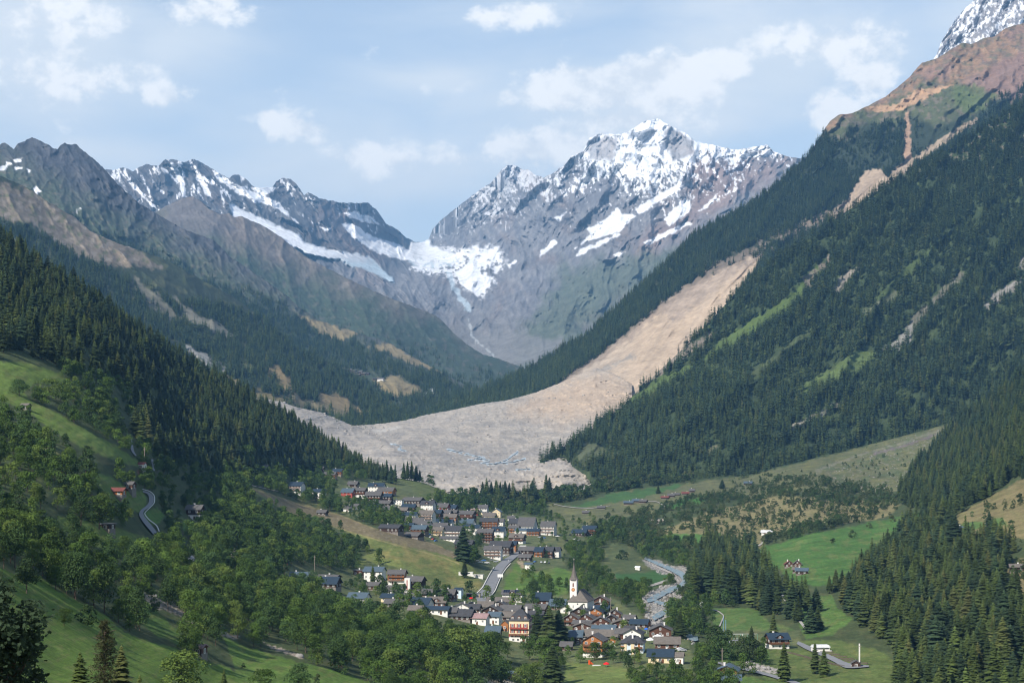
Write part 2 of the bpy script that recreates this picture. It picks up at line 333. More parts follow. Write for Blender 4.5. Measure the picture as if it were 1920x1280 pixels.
# -- dark ridge on the left
dk_top = [(-160,300),(-60,262),(-20,285),(0,272),(10,267),(20,275),(26,280),(32,270),(40,266),(52,262),(60,258),(75,264),(88,270),(100,278),(108,281),(113,272),(122,267),(130,271),(142,270),(158,284),(170,294),(190,310),(205,328),(220,345),(240,362),(262,382),(300,405),(340,428),(400,450),(433,482),(504,530),(537,553),(560,575),(604,603),(640,612),(673,625),(728,642),(760,660),(790,678),(830,698),(870,720),(900,735)]
dk_bot = [(-160,480),(0,470),(150,560),(300,620),(430,690),(560,740),(700,775),(900,790)]
dk_ctrl = [(-160,300,7000),(60,262,7300),(170,294,7300),(340,428,7000),(504,530,6700),(640,612,6600),(728,642,6300),(830,698,5900),(900,735,5500),(-160,480,5600),(0,470,5600),(150,560,5500),(300,620,5500),(430,690,5300),(560,740,5000),(700,775,4800),(900,790,4700),(750,720,5300),(250,480,6400),(450,600,6000)]
dk_rel = lambda u, v: -.020*(gully(u, v, -.6, 60, 200, 120, 5)-.45)-.005*(ridged(u/24, v/24, 4, 124)-.5)
def dk_col(u, v, d):
    n = fbm(u/20, v/20, 5, 121, .6); c = np.empty(u.shape+(3,)); c[:] = (.070, .074, .086); c = mixa(c, sstep(n, 0, .35)*.45, (.125, .12, .115)); c = mixa(c, sstep(-n, .08, .3)*.5, (.04, .044, .055))
    tan = sstep((u-150)*.55+230-v+30*n, -60, 20)
    low = sstep(v-(.50*u+285)+34*fbm(u/40, v/30, 4, 122), -40, 50)
    c = mixa(c, low*.85, (.066, .086, .050)); c = mixa(c, low*sstep(fbm(u/11, v/8, 4, 123), .1, .3)*.6, (.17, .15, .12))
    f = sstep(v-(.42*u+345)+30*fbm(u/30, v/20, 4, 125), -10, 30); c = mixa(c, f*.8, (.035, .05, .03))
    for i, p in enumerate([[(700,712),(745,705),(790,730),(800,738),(740,745),(715,735)],[(690,650),(728,642),(830,698),(800,690),(740,668)],[(560,590),(604,603),(673,625),(640,640),(600,625)]]): c = mixa(c, pm(u, v, p, 6, 5, 14, 126+i)*.85, (.25, .20, .11))
    for i, p in enumerate([[(0,312),(12,310),(12,318),(0,320)],[(25,300),(42,296),(40,303),(28,306)],[(60,354),(68,350),(76,358),(70,364)],[(142,394),(152,390),(144,400)],[(12,304),(22,306),(12,312)],[(28,314),(44,313),(30,320)],[(50,316),(60,319),(54,322)]]): c = mixa(c, pm(u, v, p, 2, 2, 8, 130+i), SNOW)
    c = mixa(c, pm(u, v, [(790,732),(815,728),(812,738),(795,742)], 3, 3, 6, 139)*.9, (.5, .52, .52))
    return c
dk = Sheet('dark_ridge', dk_top, dk_bot, dk_ctrl, dk_rel, 1.8, 1.8, 1.6, 8); dk.build(dk_col, M_SLOPE)
# -- wooded mountainside nearer on the left
wd_top = [(-160,300),(-40,322),(0,330),(30,342),(60,356),(84,375),(141,408),(168,432),(218,455),(280,475),(319,491),(370,520),(437,556),(470,580),(497,600),(524,628),(560,655),(600,672),(640,690),(680,722),(715,752),(740,770),(800,800)]
wd_bot = [(-160,620),(0,620),(200,700),(400,790),(520,820),(640,850),(800,850)]
wd_ctrl = [(-160,300,4700),(0,330,4900),(141,408,5000),(319,491,5000),(497,600,5000),(600,672,4900),(715,752,4600),(800,800,4200),(-160,620,3500),(0,620,3500),(200,700,3500),(400,790,3500),(520,820,3600),(640,850,3500),(800,850,3700),(520,760,3850),(640,785,4050),(690,792,4150),(300,600,4300)]
wd_rel = lambda u, v: -.018*(gully(u, v, -.65, 70, 220, 140, 4)-.45)-.002*(ridged(u/26, v/26, 4, 144)-.5)
WD_OPEN = [[(-60,330),(60,356),(150,412),(260,470),(300,500),(220,500),(140,480),(60,420),(-60,400)],[(330,560),(370,590),(420,610),(440,630),(400,625),(350,600)],[(485,670),(520,690),(545,705),(550,730),(530,735),(510,710)],[(600,735),(640,745),(690,770),(680,778),(620,765),(595,750)],[(420,700),(470,730),(540,745),(560,765),(500,758),(440,740)],[(540,735),(610,760),(660,775),(640,785),(560,768)],[(330,640),(380,665),(430,690),(400,690),(345,665)],[(255,520),(300,560),(345,600),(330,610),(290,580),(250,540)]]
def wd_col(u, v, d):
    c = np.empty(u.shape+(3,)); c[:] = (.034, .046, .028); n = fbm(u/14, v/12, 5, 141, .6)
    c = mixa(c, sstep(fbm(u/40, v/25, 4, 142), .12, .3)*.7, (.10, .11, .055))
    for i, p in enumerate(WD_OPEN):
        c = mixa(c, pm(u, v, p, 8, 8, 16, 145+i)*.9, [(.20,.165,.13),(.20,.19,.15),(.27,.20,.10),(.25,.19,.10),(.19,.16,.08),(.20,.17,.10),(.30,.29,.27),(.17,.16,.12)][i])
    c = mixa(c, pm(u, v, WD_OPEN[0], 10, 8, 16, 145)*sstep(n, .05, .3)*.7, (.08, .10, .05)); c = mixa(c, pm(u, v, WD_OPEN[0], 10, 8, 16, 145)*sstep(-n, .12, .3)*.5, (.32, .29, .25))
    return c
wd = Sheet('wooded_mountainside', wd_top, wd_bot, wd_ctrl, wd_rel, 2.0, 2.0, 1.0, 12); wd.build(wd_col, M_SLOPE)
# -- right mountain behind the rockslide track
rb_top = [(600,800),(640,805),(690,806),(750,792),(800,775),(850,757),(900,733),(950,710),(1000,688),(1050,658),(1100,628),(1140,590),(1180,553),(1240,500),(1300,442),(1350,412),(1400,388),(1450,350),(1500,305),(1520,285),(1548,240),(1556,228),(1572,216),(1600,212),(1632,196),(1660,182),(1690,158),(1705,145),(1728,118),(1748,113),(1760,108),(1788,90),(1805,80),(1820,83),(1845,72),(1862,70),(1885,54),(1900,48),(1930,42),(1990,20),(2100,-15)]
rb_bot = [(600,850),(800,830),(1000,800),(1060,800),(1130,800),(1300,690),(1500,520),(1700,385),(1920,260),(2100,170)]
rb_ctrl = [(600,800,4250),(690,806,4300),(800,775,4650),(900,733,4900),(1000,688,5050),(1100,628,5150),(1180,553,5250),(1300,442,5450),(1400,388,5550),(1500,305,5700),(1572,216,5900),(1640,195,6100),(1728,118,6400),(1860,70,6700),(1990,20,7000),(2100,-15,7200),
 (600,850,3800),(800,830,4000),(1000,800,4050),(1130,800,3800),(1300,690,4250),(1500,520,4750),(1700,385,5150),(1920,260,5500),(2100,170,5800),(1060,715,4450),(1200,620,4700),(1400,480,5000),(1560,400,5250),(1690,300,5500)]
rb_rel = lambda u, v: -.016*(gully(u, v, .75, 60, 230, 150, 4)-.45)*(1-.8*rb_slide(u, v))-.007*(ridged(u/26, v/22, 5, 154)-.5)*sstep(330-v,0,100)-.006*rb_slide(u, v)*(ridged((u*.75+v*.66)/26, (v*.75-u*.66)/170, 5, 157)-.5)
SLIDE = [(1000,745),(1060,712),(1130,664),(1200,606),(1260,556),(1320,520),(1365,498),(1408,480),(1428,473),(1432,478),(1418,500),(1395,545),(1330,640),(1240,720),(1180,800),(1000,830)]
SLIDE2 = [(1556,404),(1590,375),(1600,352),(1622,322),(1650,318),(1665,330),(1690,306),(1712,296),(1708,318),(1680,345),(1640,385),(1600,420),(1570,432),(1545,425)]
SCAR = [[(1692,300),(1697,262),(1698,212),(1704,210),(1707,240),(1708,290),(1712,300)],[(1706,300),(1760,262),(1800,238),(1830,222),(1835,226),(1800,250),(1750,285),(1710,310)],[(1630,200),(1680,196),(1720,168),(1790,158),(1745,180),(1690,208),(1640,212)]]
SCRUB = [(1330,505),(1400,480),(1440,458),(1490,435),(1550,405),(1580,390)]
def rb_slide(u, v): return np.maximum(pm(u, v, SLIDE, 6, 5, 16, 151), pm(u, v, SLIDE2, 4, 4, 12, 152))
def rb_col(u, v, d):
    n = fbm(u/16, v/14, 5, 153, .6); n2 = fbm(u/50, v/40, 4, 155)
    c = np.empty(u.shape+(3,)); c[:] = (.032, .044, .028)
    alp = sstep((v-rb_alp(u))+14*n2*2, 8, -14)          # above the trees
    g = mixa(np.broadcast_to(np.array([.085, .098, .05]), c.shape).copy(), sstep(n, -.02, .25)*.8, (.16, .135, .105)); c = mixa(c, alp, g)
    br_ = pm(u, v, [(1500,300),(1548,238),(1572,214),(1640,195),(1728,116),(1820,80),(1920,40),(2100,-20),(2100,190),(1920,168),(1860,178),(1800,160),(1740,150),(1700,180),(1640,200),(1580,222)], 16, 9, 22, 156)
    rock = mixa(np.broadcast_to(np.array([.255, .165, .105]), c.shape).copy(), sstep(n, 0, .28)*.75, (.15, .125, .10)); rock = mixa(rock, sstep(n2, .05, .3)*.6, (.235, .15, .125)); rock = mixa(rock, sstep(ridged((u+v*.6)/12, (v-u*.6)/30, 4, 149), .6, .85)*.4, (.33, .25, .18)); rock = mixa(rock, sstep(-fbm(u/9, v/6, 4, 148), .1, .35)*.5, (.10, .085, .07)); rock = mixa(rock, sstep(fbm(u/25, v/10, 4, 158), .1, .3)*.55, (.10, .11, .07))
    c = mixa(c, br_, rock)
    c = mixa(c, pm(u, v, [(1800,160),(1920,95),(2100,60),(2100,200),(1900,190),(1835,180)], 14, 8, 22, 159)*.8, (.22, .145, .125))
    c = mixa(c, pm(u, v, [(1790,160),(1830,160),(1870,178),(1830,212),(1815,215),(1780,185)], 10, 6, 16, 160)*.85, (.09, .12, .045))
    for i, p in enumerate(SCAR): c = mixa(c, pm(u, v, p, 3, 3, 9, 161+i)*.95, [(.36,.24,.165),(.33,.26,.19),(.40,.26,.16)][i])
    s = rb_slide(u, v); e = pm(u, v, [(1240,570),(1340,512),(1400,486),(1440,462),(1480,440),(1500,460),(1400,500),(1320,560),(1260,610)], 8, 6, 12, 165)
    sl = mixa(np.broadcast_to(np.array([.43, .335, .245]), c.shape).copy(), sstep(fbm((u*.75+v*.66)/9, (v*.75-u*.66)/70, 5, 166), -.05, .3)*.75, (.36, .285, .215))
    sl = mixa(sl, sstep(u, 1230, 1050)*.7+0*u, (.40, .355, .30)); sl = mixa(sl, e*.55, (.27, .22, .185)); sl = mixa(sl, lm(u, v, [(1060,742),(1100,712),(1150,682),(1190,668)], 7, 4, 5, 12, 167)*.6, (.24, .23, .215))
    c = mixa(c, s, sl); sl2 = pm(u, v, SLIDE2, 4, 4, 12, 152); c = mixa(c, sl2*.6, (.30, .235, .18))
    # edge of torn ground beside the track
    c = mixa(c, lm(u, v, [(1050,716),(1130,668),(1200,610),(1260,560),(1330,515)], 13, 8, 6, 14, 168)*.7, (.24, .19, .15))
    c = mixa(c, lm(u, v, SCRUB, 20, 10, 8, 12, 171)*.8, (.19, .155, .125))
    c = mixa(c, lm(u, v, [(1190,565),(1300,470),(1360,430)], 6, 5, 5, 14, 169)*.6, (.13, .13, .06))
    c = mixa(c, lm(u, v, [(1300,430),(1350,400)], 5, 4, 4, 14, 170)*.6, (.23, .18, .12))
    return c
def rb_alp(u): return np.interp(u, [600, 1480, 1560, 1620, 1700, 1760, 1850, 1920, 2100], [300, 240, 262, 240, 226, 240, 200, 160, 90])
rb = Sheet('slide_mountain', rb_top, rb_bot, rb_ctrl, rb_rel, 2.0, 2.0, 1.0, 12); rb.build(rb_col, M_SLOPE)
# -- debris of the rockslide lying across the valley
db_top = [(440,740),(500,748),(525,752),(560,764),(600,772),(635,786),(660,797),(690,796),(720,793),(760,788),(800,777),(850,768),(900,757),(950,750),(1000,737),(1050,718),(1080,704),(1120,690),(1150,700),(1185,720)]
db_bot = [(440,860),(600,890),(700,920),(800,940),(1000,950),(1110,940),(1240,900)]
db_ctrl = [(440,740,3700),(525,752,3800),(600,772,3850),(660,797,3850),(700,796,3980),(800,777,4150),(900,757,4250),(1000,737,4330),(1050,718,4380),(1080,704,4420),(1160,700,4300),(1160,860,3080),(1160,930,2880),(440,860,2900),(600,890,2750),(700,920,2650),(800,940,2600),(1000,950,2640),(1110,940,2760),(1200,900,3150),(740,840,3150),(850,862,3050),(950,868,3000),(1050,865,2950),(900,910,2720),(1000,800,3650),(850,810,3600),(1130,780,3650),(700,850,3080),(1060,830,3250)]
db_rel = lambda u, v: -.007*(ridged(u/42+fbm(u/60, v/60, 2, 176), v/17, 5, 171)-.5)-.005*(ridged(u/75+fbm(u/50, v/30, 3, 198), v/20, 4, 199)-.5)-.0022*(ridged(u/9, v/4, 4, 172)-.5)-.008*fbm(u/90, v/40, 3, 173)
DB_STREAM = [[(735,832),(752,836),(748,842),(760,845)],[(878,862),(905,860),(920,864),(902,868),(925,870),(960,866),(985,860)],[(905,856),(912,862),(892,858)],[(968,880),(995,879)],[(838,842),(880,852),(905,858)],[(925,870),(950,862),(972,846)]]
def db_col(u, v, d):
    c = np.empty(u.shape+(3,)); c[:] = (.365, .33, .285); n = fbm(u/26, v/9, 6, 174, .6)
    c = mixa(c, sstep(n, 0, .3)*.55, (.27, .255, .245)); c = mixa(c, sstep(-n, .05, .35)*.45, (.43, .38, .325))
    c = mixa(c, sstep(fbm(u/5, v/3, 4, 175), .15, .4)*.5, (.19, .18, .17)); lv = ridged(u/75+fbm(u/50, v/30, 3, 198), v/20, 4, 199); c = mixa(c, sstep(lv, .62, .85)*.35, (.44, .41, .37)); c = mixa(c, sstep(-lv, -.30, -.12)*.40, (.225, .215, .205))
    c = mixa(c, pm(u, v, [(1000,740),(1080,700),(1160,700),(1240,760),(1120,785),(1050,790),(960,770)], 60, 10, 20, 177)*.65, (.47, .35, .245))
    c = mixa(c, pm(u, v, [(830,835),(960,845),(990,862),(960,885),(860,882),(800,870)], 30, 10, 16, 178)*.45, (.22, .215, .21))
    for i, l in enumerate([[(670,800),(700,818),(740,840)],[(700,812),(735,835)],[(960,862),(985,848),(1020,832)],[(1100,880),(1060,870),(1040,860)]]): c = mixa(c, lm(u, v, l, 3, 3, 3, 9, 179+i)*.5, (.17, .16, .15))
    c = mixa(c, pm(u, v, [(695,806),(750,799),(758,802),(705,812)], 4, 2, 10, 187)*.6, (.47, .45, .41))
    for i, l in enumerate(DB_STREAM): c = mixa(c, lm(u, v, l, 2.6, 2, 2, 7, 190+i)*.9, (.42, .50, .55))
    c = mixa(c, pm(u, v, [(880,905),(1000,890),(1100,880),(1110,900),(1000,930),(860,930)], 24, 8, 16, 197)*.5, (.44, .375, .30))
    return c
db = Sheet('rockslide_debris', db_top, db_bot, db_ctrl, db_rel, 1.8, 1.4, .8, 9, .25); db.build(db_col, M_DEBRIS)
# -- wooded right slope in front of the track
rf_top = [(1012,862),(1030,852),(1060,840),(1100,812),(1130,790),(1165,764),(1200,728),(1250,682),(1300,635),(1350,582),(1400,526),(1450,488),(1500,458),(1570,408),(1650,355),(1720,312),(1780,280),(1850,235),(1920,190),(2100,85)]
rf_bot = [(1012,868),(1050,869),(1085,876),(1105,886),(1118,905),(1150,930),(1300,950),(1500,940),(1700,890),(1800,850),(1920,790),(2100,700)]
rf_ctrl = [(1012,866,3000),(1050,868,2965),(1100,884,2840),(1060,840,3080),(1130,790,3350),(1200,728,3480),(1300,635,3650),(1400,526,3800),(1500,458,3950),(1650,355,4150),(1780,280,4350),(1920,190,4500),(2100,85,4700),(1130,915,2750),(1300,950,2650),(1500,940,2700),(1700,890,2850),(1800,850,2950),(1920,790,3050),(2100,700,3200),(1300,780,3050),(1500,700,3250),(1700,560,3550),(1850,450,3800)]
rf_rel = lambda u, v: -.022*(gully(u, v, .72, 95, 330, 200, 4)-.45)
RF_OPEN = [([(1100,745),(1140,768),(1185,742),(1240,700),(1300,662),(1330,640),(1345,622),(1325,628),(1280,650),(1230,688),(1180,728)],(.24,.20,.165)),([(1140,775),(1240,708),(1320,668),(1350,640),(1400,606),(1450,575),(1480,555),(1525,500),(1540,495),(1530,520),(1480,580),(1430,612),(1370,650),(1300,690),(1230,735),(1160,775)],(.085,.125,.035)),
 ([(1560,545),(1580,515),(1615,495),(1612,505),(1585,530),(1570,552)],(.30,.26,.22)),([(1505,520),(1535,500),(1560,470),(1555,490),(1530,520),(1512,540)],(.20,.17,.14)),([(1620,580),(1680,545),(1685,552),(1640,585),(1610,600)],(.13,.14,.09)),([(1690,630),(1712,600),(1720,612),(1705,640),(1680,660),(1655,655)],(.25,.24,.22)),([(1700,606),(1780,530),(1800,508),(1810,512),(1770,555),(1720,606)],(.15,.14,.11)),
 ([(1840,575),(1870,545),(1915,520),(1920,535),(1880,560),(1850,585)],(.28,.26,.24)),([(1915,480),(1930,490),(1925,510),(1912,500)],(.3,.27,.24)),([(1500,722),(1560,690),(1610,655),(1650,665),(1600,700),(1540,725),(1510,738)],(.10,.14,.045)),([(1480,800),(1540,770),(1590,742),(1585,752),(1530,785),(1490,805)],(.27,.25,.20)),([(1100,830),(1135,840),(1160,850),(1130,866),(1090,872),(1070,868)],(.10,.115,.06)),([(1300,845),(1350,835),(1330,850)],(.16,.155,.10)),([(1640,560),(1700,500),(1760,455),(1765,462),(1720,500),(1660,560)],(.07,.10,.035)),([(1400,700),(1460,660),(1520,615),(1525,622),(1470,670),(1410,710)],(.07,.09,.04)),([(1860,745),(1885,735),(1880,748),(1850,760)],(.22,.21,.18))]
def rf_openm(u, v): return sum(pm(u, v, p, 5, 5, 14, 210+i) for i, (p, c) in enumerate(RF_OPEN))
def rf_col(u, v, d):
    c = np.empty(u.shape+(3,)); c[:] = (.042, .062, .028); n = fbm(u/10, v/8, 5, 203, .6); c = mixa(c, sstep(fbm(u/30, v/18, 4, 207), .05, .3)*.5, (.075, .10, .036))
    c = mixa(c, pm(u, v, [(1700,330),(1780,270),(1920,190),(2100,90),(2100,330),(1900,300),(1800,330)], 40, 16, 30, 205)*sstep(n, .02, .25)*.8, (.22, .18, .15))
    for i, (p, k) in enumerate(RF_OPEN): c = mixa(c, pm(u, v, p, 5, 5, 14, 210+i)*np.clip(.9-.5*sstep(n, .1, .3)*(k[0] > .12), 0, 1), k)
    return c
rf = Sheet('wooded_right_slope', rf_top, rf_bot, rf_ctrl, rf_rel, 2.2, 2.2, .8, 12); rf.build(rf_col, M_SLOPE)
# -- near ground: left hillside, valley floor, right foot
gr_top = [(-330,340),(-120,395),(0,440),(60,485),(120,524),(180,562),(240,602),(300,642),(350,675),(400,705),(450,732),(500,760),(550,788),(600,818),(650,850),(700,881),(735,894),(770,899),(800,906),(830,920),(860,932),(900,936),(960,938),(1010,934),(1050,928),(1090,920),(1120,912),(1160,908),(1200,903),(1260,900),(1330,895),(1400,886),(1450,876),(1500,866),(1550,852),(1600,840),(1650,828),(1700,815),(1750,802),(1790,790),(1830,772),(1870,745),(1920,700),(2000,640),(2150,560),(2300,500)]
gr_bot = [(-330,1420),(960,1330),(2300,1420)]
gr_ctrl = [(-330,340,1700),(-120,395,1750),(0,440,1700),(180,562,1800),(300,642,1980),(400,705,2150),(500,760,2300),(600,818,2450),(700,881,2400),(770,899,2350),(830,920,2320),(900,936,2420),(960,938,2480),(1050,928,2560),(1120,912,2680),(1260,900,2750),(1400,886,2800),(1550,852,2850),(1700,815,2900),(1790,790,2950),(1870,745,2750),(1920,700,2600),(2000,640,2500),(2150,560,2500),(2300,500,2500),
 (0,700,950),(100,700,1060),(250,830,1060),(270,960,880),(360,972,1080),(430,1040,1000),(600,1095,1150),(700,1092,1330),(560,925,1850),(640,890,2150),(490,880,1850),(480,925,1500),(870,1045,1520),(850,1085,1400),(700,1000,1560),(750,1050,1420),(300,780,1450),(150,640,1300),(400,820,1650),(500,860,1850),
 (900,1000,2000),(1000,1060,1620),(910,1120,1270),(1000,1180,1060),(1080,1160,1130),(950,1210,950),(1000,1270,830),(1200,1250,860),(1250,1200,970),(1220,1150,1150),(1260,1085,1560),(1220,1045,1850),(1150,1090,1480),(1090,1005,2080),(1100,960,2330),
 (1200,935,2450),(1350,920,2480),(1500,920,2300),(1300,985,2030),(1450,1040,1720),(1650,990,1880),(1500,1065,1480),(1600,950,2150),(1700,900,2400),(1800,830,2600),(1900,850,1900),(1800,985,1500),(1900,1060,1200),(1900,1180,860),(1650,1150,1080),(1750,1260,830),(1480,1150,1150),(1400,1255,850),(1540,1225,930),
 (600,1200,720),(800,1200,840),(400,1180,600),(300,1100,640),(400,1275,480),(250,1220,430),(100,1250,260),(0,1250,200),(100,1130,420),(200,1020,650),(50,950,580),(0,800,800),(-120,1000,400),(-330,900,500),(-330,1300,120),(-100,1330,130),(200,1330,200),(500,1330,450),(960,1330,700),(1400,1330,720),(1900,1330,650),(2300,1330,500),(2300,1000,900),(2100,850,1500),(-330,600,1100),(-330,1420,90),(2300,1420,450),(2100,1200,750),(40,1020,510),(750,1290,640)]
gr_rel = lambda u, v: .006*fbm(u/60, v/26, 4, 220)+.0022*fbm(u/14, v/7, 3, 221)
# open ground (no wood); everything else on the hillside is wooded
MEADOW = {
 'm1': [(-300,660),(0,678),(50,680),(120,702),(125,715),(100,722),(70,716),(45,735),(60,752),(110,775),(160,805),(215,835),(258,862),(262,874),(225,866),(150,838),(90,800),(40,765),(0,748),(-300,740)],
 'm1b': [(150,744),(180,745),(185,756),(155,758)],
 'm1c': [(60,828),(100,842),(125,862),(118,866),(85,850)],
 'm2': [(176,885),(200,890),(225,903),(238,915),(270,922),(275,945),(262,962),(238,958),(212,942),(200,925),(182,905)],
 'm3': [(110,968),(150,975),(205,985),(250,1000),(292,1012),(288,1022),(250,1038),(215,1040),(175,1022),(140,1005),(112,985)],
 'm3b': [(270,958),(295,952),(308,965),(300,980),(285,985),(270,975)],
 'm3c': [(340,972),(365,978),(370,985),(362,998),(345,992)],
 'm4': [(-300,1050),(0,1062),(40,1085),(70,1075),(85,1088),(110,1110),(150,1128),(195,1152),(235,1185),(270,1200),(330,1215),(365,1235),(430,1250),(470,1285),(470,1400),(-300,1400)],
 'm4b': [(270,1120),(300,1150),(340,1190),(385,1205),(350,1212),(300,1195),(260,1165),(240,1120)],
 'm4c': [(420,1195),(470,1215),(560,1240),(650,1262),(720,1290),(720,1400),(430,1400),(440,1250)],
 'm5': [(466,912),(520,930),(600,962),(700,992),(760,1003),(830,1028),(868,1045),(885,1062),(905,1082),(906,1104),(880,1112),(820,1100),(770,1090),(760,1066),(700,1054),(672,1062),(668,1050),(700,1036),(684,1010),(650,998),(600,975),(545,962),(500,938),(480,928)],
 'm6': [(945,1052),(1000,1050),(1075,1072),(1090,1085),(1068,1092),(1062,1130),(1040,1128),(1000,1120),(930,1118),(928,1095)],
 'm7': [(1060,1235),(1130,1230),(1170,1248),(1182,1270),(1180,1300),(1180,1400),(960,1400),(1000,1300),(1060,1262)],
 'm8': [(740,896),(775,900),(810,912),(842,925),(850,935),(800,936),(770,932),(745,918)],
 'm9': [(1126,1032),(1150,1018),(1175,1022),(1208,1046),(1245,1070),(1262,1085),(1235,1100),(1200,1108),(1160,1098),(1130,1078)],
 'm10': [(1030,945),(1090,948),(1140,925),(1220,915),(1300,905),(1400,892),(1500,868),(1600,842),(1790,792),(1760,830),(1720,870),(1690,920),(1600,925),(1500,925),(1420,935),(1360,925),(1300,945),(1250,958),(1160,970),(1100,985),(1060,975),(1030,965)],
 'm11': [(1220,1000),(1330,960),(1440,932),(1500,930),(1560,940),(1640,935),(1690,945),(1660,970),(1600,978),(1500,990),(1440,1005),(1420,1040),(1330,1020),(1260,1010)],
 'm12': [(1415,1030),(1500,1005),(1600,985),(1700,965),(1770,950),(1750,968),(1700,985),(1690,1015),(1640,1045),(1600,1080),(1560,1098),(1490,1095),(1460,1065),(1425,1065)],
 'm13': [(1330,1140),(1420,1140),(1440,1165),(1490,1180),(1500,1195),(1440,1200),(1400,1200),(1350,1200),(1340,1170)],
 'm14': [(1495,1150),(1520,1120),(1560,1115),(1570,1140),(1600,1160),(1560,1190),(1510,1198),(1500,1175)],
 'm15': [(1500,1200),(1560,1198),(1640,1215),(1680,1240),(1680,1400),(1560,1400),(1430,1270),(1440,1220)],
 'm16': [(1380,1262),(1440,1275),(1500,1290),(1520,1400),(1380,1400)],
 'm17': [(1770,1000),(1800,960),(1860,930),(1920,895),(2200,800),(2200,1020),(1920,1010),(1860,1005),(1800,1010)],
 'm18': [(1878,1090),(1900,1050),(1920,1045),(2150,1040),(2150,1130),(1905,1125)],
 'm19': [(1355,1210),(1440,1215),(1445,1245),(1400,1245),(1350,1240)]}
VILLAGE = [[(886,1132),(900,1100),(916,1060),(962,1034),(988,1034),(962,1060),(948,1085),(938,1130)],[(620,900),(760,900),(800,945),(880,958),(1000,968),(1130,985),(1115,1012),(1060,1030),(1060,1060),(1000,1072),(960,1052),(900,1120),(900,1050),(850,1035),(800,1010),(720,985),(640,962)],
 [(520,1062),(560,1062),(640,1070),(760,1065),(800,1090),(900,1105),(960,1115),(1060,1115),(1150,1120),(1220,1165),(1290,1195),(1310,1262),(1200,1262),(1180,1250),(1060,1240),(1000,1238),(935,1237),(890,1215),(840,1198),(760,1180),(620,1132)],
 [(1330,1180),(1500,1180),(1500,1215),(1330,1215)]]
GCOL = {'m1':(.115,.175,.035),'m1b':(.10,.16,.035),'m1c':(.15,.16,.06),'m2':(.105,.165,.035),'m3':(.115,.165,.035),'m3b':(.085,.165,.03),'m3c':(.09,.16,.03),'m4':(.095,.160,.024),'m4b':(.075,.135,.025),'m4c':(.095,.165,.03),'m5':(.125,.150,.045),'m6':(.09,.165,.03),'m7':(.125,.165,.045),'m8':(.10,.125,.045),'m9':(.075,.095,.04),'m10':(.115,.12,.06),'m11':(.21,.18,.09),'m12':(.062,.140,.030),'m13':(.075,.135,.035),'m14':(.08,.15,.035),'m15':(.09,.125,.035),'m16':(.085,.15,.035),'m17':(.19,.155,.075),'m18':(.20,.16,.08),'m19':(.08,.15,.035)}
ROAD = [(925,1062,12),(955,1045,10),(975,1036,8)]
def meadow(u, v):
    m = 0*u
    for k, p in MEADOW.items(): m = np.maximum(m, pm(u, v, p, 4, 2.5, 14, 230))
    for p in VILLAGE: m = np.maximum(m, pm(u, v, p, 6, 3, 14, 231))
    return m
